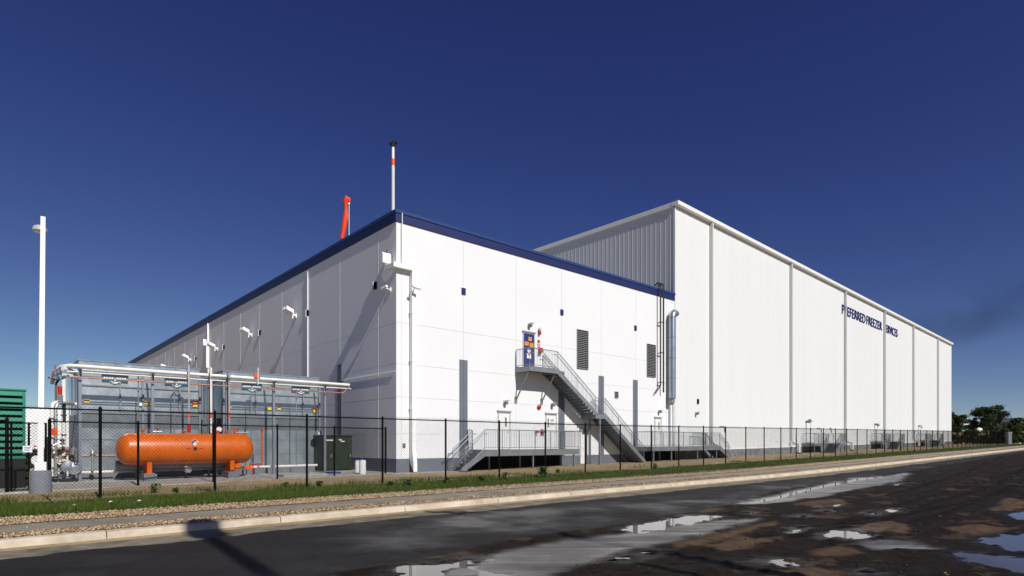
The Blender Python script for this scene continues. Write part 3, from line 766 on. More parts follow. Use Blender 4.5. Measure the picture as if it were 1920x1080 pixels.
# doors
def door(fr, a0, a1, z0, z1, m, par, window=None, handle=True, lintel='frame_grey', hx=None):
    mb = MB(fr); mb.box(a0, a1, -.02, -.002, z0, z1); d = mb.build('door', m, par)
    mb = MB(fr); mb.box(a0 - .06, a0 - .003, -.05, 0, z0, z1 + .06); mb.box(a1 + .003, a1 + .06, -.05, 0, z0, z1 + .06); mb.box(a0 - .003, a1 + .003, -.05, 0, z1 + .003, z1 + .06)
    mb.build('door_frame', lintel, d)
    mb = MB(fr); mb.box(a0 - .12, a1 + .12, -.11, -.0, z1 + .08, z1 + .15); mb.build('drip_cap', 'frame_grey', d)
    if window:
        mb = MB(fr); mb.box(window[0], window[1], -.028, -.02, window[2], window[3]); mb.build('window', 'glass_dark', d)
    hx = hx if hx is not None else a1 - .08
    mb = MB(fr); mb.tube([(hx, -.02, z0 + 1.0), (hx, -.08, z0 + 1.0), (hx - .12, -.08, z0 + 1.0)], .014, 6); mb.build('handle', 'frame_grey', d)
    return d
DZ2 = 5.88
a0, a1 = fa(981.3), fa(1000.5)
d = door(F, a0, a1, DZ2 + .03, DZ2 + 2.12, 'door_blue', bld)
for (x0, x1, z0, z1) in ((.40, .66, 1.72, 1.94), (.08, .40, 1.42, 1.64), (.50, .80, 1.38, 1.60)):
    mb = MB(F); mb.box(a0 + x0, a0 + x1, -.026, -.02, DZ2 + z0, DZ2 + z1); s_ = mb.build('warning_sign', 'yellow_o', d)
    mb = MB(F)
    for k in range(3): mb.box(a0 + x0 + .03, a0 + x1 - .03 - .04 * (k % 2), -.029, -.026, DZ2 + z1 - .05 - .05 * k, DZ2 + z1 - .03 - .05 * k)
    mb.build('print', 'rust', s_)
mb = MB(F); mb.box(a0 + .27, a0 + .60, -.026, -.02, DZ2 + .66, DZ2 + .96); mb.prism([(a0 + .44 + .14 * math.cos(k * math.pi / 3), DZ2 + 1.12 + .14 * math.sin(k * math.pi / 3)) for k in range(6)], 'y', -.026, -.02); s_ = mb.build('notice_sign', 'trim_white', d)
mb = MB(F); mb.box(a0 + .36, a0 + .52, -.030, -.026, DZ2 + 1.17, DZ2 + 1.23); mb.box(a0 + .31, a0 + .56, -.030, -.026, DZ2 + .86, DZ2 + .92)
mb.build('print', 'red', s_)
P1Z = 1.16
dA = door(F, fa(934.6), fa(954.8), P1Z, P1Z + 2.06, 'door_white', bld, window=(fa(946.3), fa(949.6), P1Z + 1.28, P1Z + 1.82))
dB = door(F, fa(1024), fa(1041.5), P1Z, P1Z + 2.06, 'door_white', bld, window=None)
mb = MB(F); mb.box(fa(1026), fa(1028.6), -.026, -.02, P1Z + 1.30, P1Z + 1.84); mb.build('window', 'glass_dark', dB)
text_part('lettering', 'PUMP', F, fa(1034.6), -.021, P1Z + 1.72, .30, .15, 'black', dB, depth=.003)
text_part('lettering', 'ROOM', F, fa(1034.6), -.021, P1Z + 1.50, .34, .15, 'black', dB, depth=.003)
door(F, fa(1088), fa(1099), .16, 2.22, 'door_white', bld, hx=fa(1093.5))
door(F, fa(1228), fa(1238.5), 1.24, 3.3, 'door_white', bld, window=(fa(1234), fa(1236), 2.5, 3.05))
# corner roof drain: head on the side wall, pipe wrapping round to the front and down
hz = 10.14
rd = thing('roof_drain', 'white roof drain with box head at the corner and pipe down the front wall', 'drainpipe', L((.3, .1, 0)), 0, 'roof drains with white boxes')
mb = MB(L); mb.prism([(.36, 10.42), (.72, 10.42), (.72, 10.85), (.66, 10.93), (.42, 10.93), (.36, 10.85)], 'y', .08, .55); mb.build('collector_box', 'trim_white', rd)
mb = MB(L); mb.box(.5, .62, .02, .2, 10.93, 11.15); mb.build('inlet', 'slate', rd)
mb = MB(F); mb.box(-.32, .95, -.30, -.06, hz - .02, hz + .20); mb.box(-.32, -.06, -.06, .72, hz - .02, hz + .20); mb.box(-.32, -.06, .5, .72, hz + .20, hz + .32)
mb.box(.73, .95, -.30, -.06, 1.2, hz - .02); mb.build('pipe', 'trim_white', rd)
mb = MB(F); mb.prism([(-.30, 1.2), (-.06, 1.2), (-.06, .55), (-.42, .08), (-.42, .45)], 'x', .73, .95); mb.build('shoe', 'trim_white', rd)
for z in (3.2, 5.6, 8.0):
    mb = MB(F); mb.box(.70, .98, -.315, -.001, z, z + .05); mb.build('bracket', 'trim_white', rd)
# side wall drain
a = la(391.8)
rd = thing('roof_drain', 'white roof drain and box far along the shaded side wall', 'drainpipe', L((a, .1, 0)), 0, 'roof drains with white boxes')
mb = MB(L); mb.box(a - .06, a + .06, .03, .15, .2, 8.3); mb.box(a - .13, a + .13, .03, .25, 8.302, 10.6); mb.box(a - .06, a + .06, .03, .15, 10.602, 12.4); mb.build('pipe', 'trim_white', rd)
mb = MB(L); mb.prism([(a - .2, 10.35), (a + .2, 10.35), (a + .2, 10.8), (a + .14, 10.9), (a - .14, 10.9), (a - .2, 10.8)], 'y', .26, .52); mb.build('collector_box', 'trim_white', rd)
# thin pipe on the side wall
a = la(578.4)
rd = tag(MB(L), ) if False else None
mb = MB(L); mb.tube([(a, .05, 5.2), (a, .05, 12.3)], .03, 8); o = mb.build('wall_conduit', 'trim_white', origin=L((a, .07, 5.2)))
tag(o, 'thin white vertical pipe on the shaded side wall', 'pipe')
a = fa(751.8)
mb = MB(F); mb.tube([(a, -.03, hz + .25), (a, -.11, hz + .3), (a, -.13, 12.9)], .022, 6); o = mb.build('wall_conduit', 'trim_white', origin=F((a, -.05, 10)))
tag(o, 'short thin white conduit just right of the top corner', 'pipe')
# cross pipe shadow maker: thin conduit on side wall near the corner
mb = MB(L); mb.tube([(la(743) + .05, .04, 5.06), (la(640), .04, 5.06)], .02, 6); o = mb.build('wall_conduit', 'trim_white', origin=L((2, .04, 5.06)))
tag(o, 'thin white horizontal conduit low on the shaded side wall', 'pipe')

# ================================================================== high box
HB = 20.05; LB = (110.07 - 45.28) * 1.4692
box = thing('metal_warehouse', 'tall white ribbed metal cold store with navy lettering', 'warehouse', (*C1, 0), B.rz)
mb = MB(B); mb.box(.1, LB - .1, .1, 68, -.4, HB - .1); mb.build('core', 'metal_white', box)
def ribbed(fr, length, sgn, z0, z1, pitch, rib, dep):
    mb = MB(fr); pr = []
    x = 0.0
    while x < length - pitch * .5:
        pr += [(x, 0), (x + pitch - rib, 0), (x + pitch - rib * .75, dep), (x + pitch - rib * .25, dep)]
        x += pitch
    pr.append((length, 0)); n = len(pr)
    vs = [(p, sgn * d, z0) for p, d in pr] + [(p, sgn * d, z1) for p, d in pr]
    fs = [(i, i + 1, i + 1 + n, i + n) if sgn < 0 else (i + n, i + 1 + n, i + 1, i) for i in range(n - 1)]
    mb.add(vs, fs); return mb
ribbed(B, LB, -1, .75, HB - .3, .91, .09, .022).build('front_wall', 'metal_white', box)
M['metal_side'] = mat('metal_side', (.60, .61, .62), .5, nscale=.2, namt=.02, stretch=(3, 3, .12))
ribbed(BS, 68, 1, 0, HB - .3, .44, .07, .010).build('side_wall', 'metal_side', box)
mb = MB(B); mb.box(-.02, .10, -.05, .12, 0.2, HB - .3); mb.build('corner_trim', 'metal_white', box)
mb = MB(B); mb.box(.12, LB, -.06, -.024, -.4, 0.0); 
mb = MB(B)
# base follows the rising ground
for i in range(40):
    x0 = LB * i / 40; x1 = LB * (i + 1) / 40; y = B((x0, 0, 0))[1]; zt = T(y) + .66
    mb.box(x0 + (.12 if i == 0 else 0), x1, -.09, -.03, -.5, zt)
mb.build('base_plinth', 'stone_base', box)
mb = MB(B)
for i in range(40):
    x0 = LB * i / 40; x1 = LB * (i + 1) / 40; y = B((x0, 0, 0))[1]; zt = T(y) + .66
    mb.box(x0 + (.12 if i == 0 else 0), x1, -.10, -.026, zt + .002, zt + .07)
mb.build('base_flashing', 'trim_white', box)
mb = MB(B); mb.prism([(-.02, HB - .26), (-.36, HB - .22), (-.40, HB - .02), (-.40, HB + .03), (.15, HB + .03), (.15, HB - .26)], 'x', -.12, LB + .15); mb.build('gutter', 'trim_white', box)
mb = MB(BS); mb.prism([(.0, HB - .32), (.10, HB - .32), (.10, HB + .028), (.0, HB + .028)], 'x', .16, 68); mb.build('roof_edge', 'trim_white', box)
mb = MB(B); mb.box(.15, LB, .16, 68, HB - .12, HB - .02); mb.build('roof', 'concrete', box)
SPX = [1334.6, 1484, 1585.5, 1659, 1713, 1759]
for px in SPX:
    yy_ = bd(px); a = ba(px) - .17 * (FPX / yy_ * (.68 + .73 * (px - CX) / FPX)) / (39846 / yy_ ** 2 / 1.4692); y = B((a, 0, 0))[1]; g = T(y)
    mb = MB(B); mb.box(a - .08, a + .08, -.30, -.05, g + 1.25, HB - .301); sp = mb.build('downspout', 'pipe_grey', box)
    mb = MB(B); mb.prism([(-.36, g + 1.25), (-.05, g + 1.25), (-.05, g + 1.05), (-.75, g + .80), (-.75, g + .12), (-1.0, g + .12), (-1.0, g + .98)], 'x', a - .14, a + .14); mb.build('offset_elbow', 'trim_white', sp)
    mb = MB(B); mb.box(a - .2, a + .2, -1.08, -.67, g - .1, g + .119); mb.build('drain_boot', 'black', sp)
# lettering: R and the start of SERVICES sit behind the downspouts, seen from the street
lt = 15.9
def word(*chunks):
    mb = MB(B)
    for body, p0, p1 in chunks:
        x0, x1 = ba(p0), ba(p1); text_mb(mb, body, (x0 + x1) / 2, -.03, 17.5, x1 - x0, 1.12, .06, .0)
    mb.build('sign_lettering', 'letter_navy', box)
word(('P', 1578.0, 1582.0), ('R', 1583.3, 1587.3), ('EFERRED', 1588.3, 1621.7))
word(('FREEZER', 1624.0, 1652.8))
word(('SERVICES', 1657.3, 1682.0))
# small wall items on the box
a = ba(1308); mb = MB(B); mb.box(a - .12, a + .12, -.08, -.024, zz(757, 47.5), zz(748, 47.5)); mb.build('wall_vent', 'louver_dark', box)
for px in (1511.5, 1640, 1722):
    a = ba(px); d = bd(px); g = T(d)
    mb = MB(B); mb.box(a, a + 1.0, -.05, -.025, g + 1.0, g + 3.25); dd = mb.build('door', 'door_white', box)
    mb = MB(B); mb.box(a - .08, a - .003, -.07, -.025, g + 1.0, g + 3.33); mb.box(a + 1.003, a + 1.08, -.07, -.025, g + 1.0, g + 3.33); mb.build('door_frame', 'frame_grey', dd)
    mb = MB(B); mb.box(a - .2, a + 1.2, -.24, -.025, g + 3.34, g + 3.42); mb.build('drip_cap', 'louver', dd)

# ================================================================== stairs
def railing(mb, pts, h=1.05, sp=.125, post=1.25, r=.022):
    mb.tube([(p[0], p[1], p[2] + h) for p in pts], r, 6)
    mb.tube([(p[0], p[1], p[2] + .10) for p in pts], r * .8, 6)
    for i in range(len(pts) - 1):
        p, q = Vector(pts[i]), Vector(pts[i + 1]); ln = (Vector((q.x, q.y, 0)) - Vector((p.x, p.y, 0))).length
        if ln < .05: continue
        n = max(1, round(ln / post))
        for k in range(n + 1):
            if i > 0 and k == 0: continue
            c = p.lerp(q, k / n); mb.tube([(c.x, c.y, c.z - .12), (c.x, c.y, c.z + h)], r, 6)
        n = max(1, round(ln / sp))
        for k in range(1, n):
            c = p.lerp(q, k / n); mb.tube([(c.x, c.y, c.z + .10), (c.x, c.y, c.z + h)], .0095, 4, caps=False)
def flight(par, fr, p, q, y0, y1, dep=.27, rails=(True, True), handrail=True):
    """stair flight in the x direction from top p=(x,z) to bottom q=(x,z), between y0 (outer) and y1"""
    (xt, zt), (xb, zb) = p, q; s_ = 1 if xb > xt else -1
    n = max(2, round((zt - zb) / .175)); dx = (xb - xt) / n; dz = (zt - zb) / n
    k = dep * 1.22
    for y in (y0, y1):
        mb = MB(fr); ya, yb = (y, y + .05) if y == y0 else (y - .05, y)
        mb.prism([(xt, zt + .03), (xt, zt - dep), (xb - .02 * s_, zb - .02), (xb + .30 * s_, zb - .02), (xb + .12 * s_, zb + .18)], 'y', ya, yb)
        mb.build('stringer', 'galv', par)
    mb = MB(fr)
    for i in range(n):
        x = xt + dx * i; z = zt - dz * (i + 1)
        mb.box(x, x + dx * 1.1, y0 + .052, y1 - .052, z - .04, z); mb.box(x, x + dx * .08, y0 + .052, y1 - .052, z, z + dz - .045)
    mb.build('treads', 'galv_dark', par)
    for y, on in ((y0 + .025, rails[0]), (y1 - .025, rails[1])):
        if not on: continue
        mb = MB(fr); railing(mb, [(xt, y, zt), (xb, y, zb + .05)], post=1.4)
        rl = mb.build('railing', 'galv', par)
        yy = y + (.07 if y == y0 + .025 else -.07)
        mb = MB(fr); mb.tube([(xt - .25 * s_, yy, zt + .86), (xt + .02 * s_, yy, zt + .86), (xb, yy, zb + .86), (xb + .35 * s_, yy, zb + .86), (xb + .35 * s_, yy, zb + .70)], .02, 6)
        mb.build('handrail', 'galv', rl)
def deck(par, fr, x0, x1, y0, y1, z, dep=.27):
    mb = MB(fr); mb.box(x0, x1, y0, y0 + .05, z - dep, z + .02); mb.box(x0, x0 + .05, y0 + .052, y1, z - dep, z + .02); mb.box(x1 - .05, x1, y0 + .052, y1, z - dep, z + .02)
    mb.build('edge_channel', 'galv', par)
    mb = MB(fr); mb.box(x0 + .052, x1 - .052, y0 + .052, y1 - .002, z - .04, z)
    k = x0 + .6
    while k < x1 - .3: mb.box(k, k + .06, y0 + .06, y1 - .01, z - .16, z - .042); k += .7
    mb.build('deck', 'galv_dark', par)
def post(par, fr, x, y, z0, z1, s_=.05):
    mb = MB(fr); mb.box(x - s_, x + s_, y - s_, y + s_, z0, z1); mb.box(x - .12, x + .12, y - .12, y + .12, z0, z0 + .03); mb.build('support_post', 'galv', par)
# tall stair
O1 = -1.267
st = thing('tall_staircase', 'tall galvanised steel stair climbing from the ground to the blue upper door', 'staircase', F((18.8, -.7, .1)), F.rz)
xa, xb_ = 7.88, 10.14
deck(st, F, xa, xb_, O1, -.06, DZ2)
mb = MB(F); railing(mb, [(xa + .03, -.1, DZ2), (xa + .03, O1 + .03, DZ2), (xb_, O1 + .03, DZ2)]); mb.build('railing', 'galv', st)
LZ = 3.32
flight(st, F, (xb_, DZ2), (13.64, LZ), O1, -.12, rails=(True, True))
deck(st, F, 13.64, 14.57, O1, -.06, LZ)
mb = MB(F); railing(mb, [(13.64, O1 + .03, LZ), (14.57, O1 + .03, LZ)]); mb.build('railing', 'galv', st)
flight(st, F, (14.57, LZ), (18.75, .17), O1, -.12)
post(st, F, 14.1, O1 + .08, .05, LZ - .27, .055); post(st, F, 14.1, -.35, .05, LZ - .27, .055)
for x in (xa + .05, xb_ - .1):
    mb = MB(F); mb.tube([(x, O1 + .12, DZ2 - .28), (x, -.08, 4.05)], .045, 8); mb.box(x - .09, x + .09, -.06, -.002, 3.85, 4.2); mb.build('knee_brace', 'galv', st)
mb = MB(F); mb.box(xa + .05, xb_ + .1, -.9, -.84, DZ2 - .27, DZ2 - .17); mb.box(xb_ - .06, xb_ + .02, -1.2, -.06, DZ2 - .27, DZ2 - .17); mb.build('cross_beam', 'galv', st)
# lower platform at the two white doors
st = thing('low_platform', 'long low galvanised platform with steps, in front of the two white doors', 'platform', F((8, -.8, .1)), F.rz)
O2 = -1.6
deck(st, F, 4.35, 11.71, O2, -.06, P1Z - .02, .33)
mb = MB(F); railing(mb, [(4.35, O2 + .03, P1Z), (11.68, O2 + .03, P1Z), (11.68, -.1, P1Z)]); mb.build('railing', 'galv', st)
mb = MB(F); railing(mb, [(4.37, -.45, P1Z), (4.37, -.1, P1Z)]); mb.build('railing', 'galv', st)
flight(st, F, (4.35, P1Z - .02), (3.05, .10), O2, -.5, .33)
for x in (7.9, 11.3): post(st, F, x, O2 + .1, .02, P1Z - .35, .04)
for x in (5.6, 7.9, 11.3): post(st, F, x, -.4, .02, P1Z - .35, .04)
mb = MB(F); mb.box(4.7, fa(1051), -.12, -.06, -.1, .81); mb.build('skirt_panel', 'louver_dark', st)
# second platform, at the seam of the two buildings
st = thing('seam_platform', 'galvanised platform with steps at the seam between the two buildings', 'platform', F((24, -.8, .2)), F.rz)
P2Z = 1.24
deck(st, F, 19.23, 28.4, O2, -.10, P2Z, .3)
mb = MB(F); railing(mb, [(19.26, -.15, P2Z), (19.26, O2 + .03, P2Z), (28.4, O2 + .03, P2Z)]); mb.build('railing', 'galv', st)
flight(st, F, (28.4, P2Z), (29.8, .32), O2, -.35, .3)
mb = MB(F); railing(mb, [(26.6, -.3, P2Z), (28.4, -.3, P2Z)]); mb.build('railing', 'galv', st)
for x in (19.5, 21.7, 25.2, 28.0): post(st, F, x, O2 + .1, .1, P2Z - .3, .04)
for x in (21.7, 25.2): post(st, F, x, -.5, .1, P2Z - .3, .04)
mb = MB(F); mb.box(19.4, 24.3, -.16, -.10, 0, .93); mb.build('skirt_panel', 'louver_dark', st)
# three door stairs along the warehouse
def door_stair(px, label):
    a = ba(px); g = T(bd(px)); fr = Frame(*B((a, 0, 0))[:2], 1185 / 1101, 1, g)
    st = thing('door_stair', label, 'staircase', fr((0, -1, 0)), B.rz, 'door stairs along the warehouse')
    W = 4.6; D0 = -1.35
    deck(st, fr, -.6, W, D0, -.12, 1.0, .26)
    deck(st, fr, W - 1.5, W, -2.7, D0 - .002, 1.0, .26)
    mb = MB(fr); railing(mb, [(-.57, -.2, 1.0), (-.57, D0 + .03, 1.0), (W - 1.6, D0 + .03, 1.0)]); mb.build('railing', 'galv', st)
    mb = MB(fr); railing(mb, [(W - .03, -.2, 1.0), (W - .03, -2.67, 1.0), (W - 1.5, -2.67, 1.0)], sp=.09); mb.build('railing', 'galv', st)
    flight(st, fr, (W - 1.5, 1.0), (W - 3.1, .02), -2.7, -1.45, .3)
    for x in (-.4, W - .2): post(st, fr, x, D0 + .1, -.05, .74, .04)
    post(st, fr, W - .2, -2.6, -.05, .74, .04); post(st, fr, W - 1.35, -2.6, -.05, .74, .04)
    return st
ds = door_stair(1506, 'door stair on the warehouse nearest to the seam platform')
for px, lab in ((1634, 'middle one of three door stairs on the warehouse'), (1718, 'farthest door stair on the warehouse, smallest in view')):
    a = ba(px); p = B((a, 0, 0)); fr = Frame(p[0], p[1], 1185 / 1101, 1, T(p[1])); copy_tree(ds, fr((0, -1, 0)), None, lab)

# ================================================================== wall fittings
def wall_lamp(name='wall_lamp'):
    t = thing(name, '', 'lamp', F((0, 0, 0)), F.rz, 'small wall lamps over the doors')
    mb = MB(F); mb.box(-.07, .07, -.03, -.001, -.07, .07); mb.build('back_plate', 'frame_grey', t)
    mb = MB(F); mb.tube([(0, -.03, 0), (0, -.12, .03), (0.06, -.2, .03)], .025, 6); mb.build('arm', 'frame_grey', t)
    mb = MB(F); mb.lathe((.0, -.2, -.16), [(.03, 0), (.10, .03), (.12, .10), (.09, .19), (.02, .22)], 12); mb.build('lamp_head', 'louver', t, True)
    mb = MB(F); mb.box(.0, .26, -.26, -.14, .05, .08); mb.build('visor', 'frame_grey', t)
    return t
LP = [(945.5, 753, 'wall lamp above the left white door on the low platform'), (1034, 757.5, 'wall lamp above the PUMP ROOM door'),
      (991, 608, 'wall lamp above the blue upper door'), (1234.5, 770.5, 'wall lamp above the white door beside the duct')]
pr = None
for px, py, lab in LP:
    a = fa(px); z = zz(py, fd(px)); p = F((a, 0, z))
    if pr is None: pr = wall_lamp(); pr.location = p; pr['label'] = lab
    else: copy_tree(pr, p, None, lab)
for px, py, lab in [(1304, 774, 'wall lamp on the warehouse near its left corner'), (1515, 787, 'wall lamp over the nearest warehouse door stair'), (1644, 797, 'wall lamp over the middle warehouse door stair'), (1725.5, 801, 'wall lamp over the farthest warehouse door stair')]:
    a = ba(px); z = zz(py, bd(px)); copy_tree(pr, B((a, -.03, z)), B.rz, lab)
# alarm bell, fire hose connections
a = fa(1009.8); z = zz(763, fd(1009.8))
t = thing('alarm_bell', 'round red alarm bell on the white wall beside the pump room door', 'bell', F((a, 0, z)), F.rz)
mb = MB(F); mb.lathe((a, -.02, z), [(.04, 0), (.06, -.05)], 12, 'y'); mb.build('mount', 'frame_grey', t)
mb = MB(F); mb.lathe((a, -.05, z), [(.15, 0), (.155, -.03), (.12, -.07), (.05, -.09), (.0, -.095)], 16, 'y'); mb.build('gong', 'red', t, True)
for px, lab, r in ((1004.8, 'smaller red fire hose inlet on the white wall', .10), (1016, 'larger red twin fire hose inlet on the white wall', .17)):
    a = fa(px); z = zz(809.5, fd(px))
    t = thing('hose_inlet', lab, 'hose inlet', F((a, 0, z)), F.rz, 'red fire hose inlets')
    mb = MB(F); mb.lathe((a, -.0, z), [(r, 0), (r, -.03), (r * .6, -.04)], 14, 'y'); mb.build('flange', 'red', t, True)
    for s_ in ((-.09, .09) if r > .12 else (0,)):
        mb = MB(F); mb.tube([(a + s_ * .5, -.03, z), (a + s_, -.22, z - .02)], .055, 10); mb.build('nozzle', 'red', t, True)
        mb = MB(F); mb.tube([(a + s_, -.22, z - .02), (a + s_ * 1.05, -.25, z - .023)], .066, 10); mb.build('cap', 'rust', t, True)
a = fa(1009); z = zz(794.5, fd(1009)); mb = MB(F); mb.box(a - .28, a + .28, -.02, -.001, z - .09, z + .09); o = mb.build('hose_sign', 'trim_white', origin=F((a, 0, z))); tag(o, 'small white sign with red lettering above the fire hose inlets', 'sign')
text_part('lettering', 'F D C', F, a, -.021, z, .40, .10, 'red', o, depth=.003)
# red signs and beacon beside the blue door
a = fa(1010); d0 = fd(1010)
t = thing('alarm_beacon', 'grey and red alarm beacon high beside the blue door', 'beacon', F((a, 0, zz(625, d0))), F.rz)
mb = MB(F); mb.box(a - .08, a + .08, -.14, -.001, zz(628, d0), zz(622, d0)); mb.build('base', 'red', t)
mb = MB(F); mb.lathe((a, -.1, zz(622, d0)), [(.06, 0), (.10, .05), (.10, .15), (.04, .24)], 12); mb.build('lens', 'frame_grey', t, True)
for (y0, y1, m, lab) in ((643, 637.5, 'red', 'small plain red sign beside the blue door'), (651.5, 644.5, 'red', 'red sign with white lettering beside the blue door')):
    mb = MB(F); mb.box(a - .10, a + .09, -.012, -.001, zz(y0, d0), zz(y1, d0)); o = mb.build('wall_sign', m, origin=F((a, 0, zz(y0, d0)))); tag(o, lab, 'sign')
    if y0 > 645:
        mb = MB(F)
        for k in range(3): mb.box(a - .07, a + .06 - .02 * (k % 2), -.016, -.012, zz(650.2 - 2 * k, d0), zz(649.5 - 2 * k, d0))
        mb.build('print', 'trim_white', o)
t = thing('call_box', 'red emergency box on the wall beside the blue door', 'box', F((a, 0, zz(657, d0))), F.rz)
mb = MB(F); mb.box(a - .05, a + .22, -.16, -.001, zz(661, d0), zz(652.3, d0)); mb.build('housing', 'red', t)
mb = MB(F); mb.box(a - .11, a + .1, -.06, -.001, zz(667, d0), zz(661.2, d0)); mb.build('cover', 'louver', t)
# galvanised duct
a = fa(1251.5); dd = fd(1251.5)
t = thing('exhaust_duct', 'tall round galvanised duct with elbow top at the seam of the two buildings', 'duct', F((a, -.5, 3)), F.rz)
zt, zb = zz(590, dd), zz(748, dd)
mb = MB(F); mb.tube([(a, -.42, zb), (a, -.42, zt - .25), (a + .06, -.42, zt - .05), (a + .22, -.42, zt + .08), (a + .42, -.42, zt + .06), (a + .52, -.42, zt - .02)], .26, 16); mb.build('duct_pipe', 'duct_metal', t, True)
mb = MB(F)
for k in range(5):
    z = zb + (zt - .3 - zb) * k / 4; mb.tube([(a, -.42, z), (a, -.42, z + .05)], .275, 16)
mb.build('flange_ring', 'galv', t, True)
mb = MB(F); mb.tube([(a, -.42, zb), (a - .05, -.36, zb - .25), (a + .06, -.36, zb - .3)], .2, 12); mb.build('lower_elbow', 'galv', t, True)
mb = MB(F); mb.tube([(a + .16, -.40, 1.25), (a + .16, -.40, zb - .1)], .075, 10); mb.tube([(a + .32, -.36, 1.25), (a + .32, -.36, zb)], .06, 10); mb.build('riser_pipe', 'pipe_grey', t, True)
# black twin pipes over the parapet
a0, a1 = fa(1232), fa(1237.6); d0 = fd(1235)
t = thing('twin_pipes', 'pair of thin black vertical pipes tied together, hooked over the navy parapet', 'pipes', F((a0, -.3, 6)), F.rz)
zt, zb = HT + .35, zz(736, d0)
mb = MB(F); mb.tube([(a0 + .3, .4, zt), (a0 + .02, -.05, zt + .06), (a0, -.30, zt - .1), (a0, -.30, zb + .5), (a0 - .5, -.20, zb - .1)], .055, 8); mb.build('pipe', 'black_pipe', t, True)
mb = MB(F); mb.tube([(a1 + .3, .4, zt), (a1 + .02, -.05, zt + .06), (a1, -.30, zt - .1), (a1, -.30, zb)], .06, 8); mb.build('pipe', 'black_pipe', t, True)
mb = MB(F)
for py in (606, 663, 718):
    z = zz(py, d0); mb.box(a0 - .08, a1 + .08, -.34, -.26, z, z + .05); mb.box(a0 + .1, a0 + .15, -.26, -.001, z, z + .05)
mb.build('cross_tie', 'black_pipe', t)
a = fa(757); z = zz(835, fd(757)); mb = MB(F); mb.box(a - .07, a + .07, -.06, -.001, z - .1, z + .1); mb.box(a - .05, a + .05, -.09, -.06, z - .08, z + .05); tag(mb.build('outlet_box', 'louver', origin=F((a, 0, z))), 'small grey outlet box low on the white wall by the corner', 'outlet')
# floodlights on the side wall
def floodlight():
    t = thing('floodlight', '', 'floodlight', L((0, 0, 0)), L.rz, 'white floodlights along the shaded wall')
    mb = MB(L); mb.box(-.12, .12, .001, .05, -.14, .14); mb.build('wall_plate', 'trim_white', t)
    mb = MB(L); mb.tube([(0, .05, 0), (0, .78, .34)], .09, 8); mb.build('arm', 'trim_white', t)
    for x in (-.25, .25):
        mb = MB(L); mb.add([(x - .19, .30, .06), (x + .19, .30, .06), (x + .19, .80, .28), (x - .19, .80, .28), (x - .16, .30, .30), (x + .16, .30, .30), (x + .16, .74, .50), (x - .16, .74, .50)],
                           [(3, 2, 1, 0), (4, 5, 6, 7), (0, 1, 5, 4), (1, 2, 6, 5), (2, 3, 7, 6), (3, 0, 4, 7)]); mb.build('lamp_head', 'trim_white', t)
    mb = MB(L); mb.box(-.07, .07, .2, .4, -.2, -.02); mb.build('ballast', 'trim_white', t)
    return t
FLD = [(555, 'floodlight nearest to the corner, largest of the shaded wall'), (472, 'second floodlight from the corner along the shaded wall'),
       (408, 'third floodlight from the corner, beside the white drain box'), (358, 'fourth floodlight from the corner on the shaded wall'), (316, 'farthest floodlight, just above the steel condenser')]
pr = None
for px, lab in FLD:
    p = L((la(px), 0, 9.82 if px > 500 else 9.75))
    if pr is None: pr = floodlight(); pr.location = p; pr['label'] = lab
    else: copy_tree(pr, p, None, lab)
# cameras
def cctv(fr, a, z, lab, sg):
    t = thing('security_camera', lab, 'camera', fr((a, 0, z)), fr.rz, 'security cameras at the corner')
    mb = MB(fr); mb.box(a - .07, a + .07, 0, sg * .05, z - .1, z + .1); mb.build('mount', 'trim_white', t)
    mb = MB(fr); mb.tube([(a, sg * .05, z), (a, sg * .3, z + .02)], .03, 8); mb.build('arm', 'trim_white', t)
    mb = MB(fr); mb.tube([(a - .2, sg * .32, z + .08), (a + .18, sg * .40, z)], .07, 10); mb.build('camera_body', 'trim_white', t, True)
    mb = MB(fr); mb.tube([(a + .18, sg * .40, z), (a + .2, sg * .404, z - .005)], .05, 10); mb.build('lens', 'black', t)
cctv(L, .55, zz(543, 29.4), 'white security camera on the shaded side of the corner', 1)
a = fa(768); cctv(Frame(*F((0, -.28, 0))[:2], 1235 / 1101, 1), a, zz(545, fd(768)), 'white security camera on the drain pipe right of the corner', -1)
# roof things
px = 737; d = 30.6; x = (px - CX) / FPX * d; zt = zz(270, d)
t = thing('vent_stack', 'tall thin white vent pipe with black elbow cap on the roof corner', 'vent pipe', (x, d, H1 + .1))
mb = MB(); mb.tube([(x, d, H1), (x, d, zz(312, d))], .085, 12); mb.build('pipe', 'pipe_grey', t, True)
mb = MB(); mb.tube([(x, d, zz(312, d)), (x, d, zt - .1)], .07, 12); mb.build('upper_pipe', 'trim_white', t, True)
mb = MB(); mb.tube([(x, d, zz(310, d)), (x, d, zz(298, d))], .09, 12); mb.build('marker_band', 'red_orange', t, True)
mb = MB(); mb.tube([(x - .02, d, zt - .16), (x, d, zt + .02), (x + .16, d, zt + .08), (x + .2, d, zt + .1)], .10, 12); mb.tube([(x - .22, d, zt - .02), (x + .05, d, zt + .12)], .06, 8); mb.build('elbow_cap', 'black', t, True)
px = 654.5; d = 34.0; x = (px - CX) / FPX * d; zt = zz(376, d)
t = thing('windsock', 'limp orange windsock hanging from its pole on the roof edge', 'windsock', (x, d, H1 + .1))
mb = MB(); mb.tube([(x, d, H1), (x, d, zt)], .022, 8); mb.build('pole', 'pipe_grey', t)
mb = MB(); mb.tube([(x, d, zt - .22), (x, d, zt + .08)], .05, 8); mb.build('swivel', 'trim_white', t)
mb = MB(); pts = []; rr = []
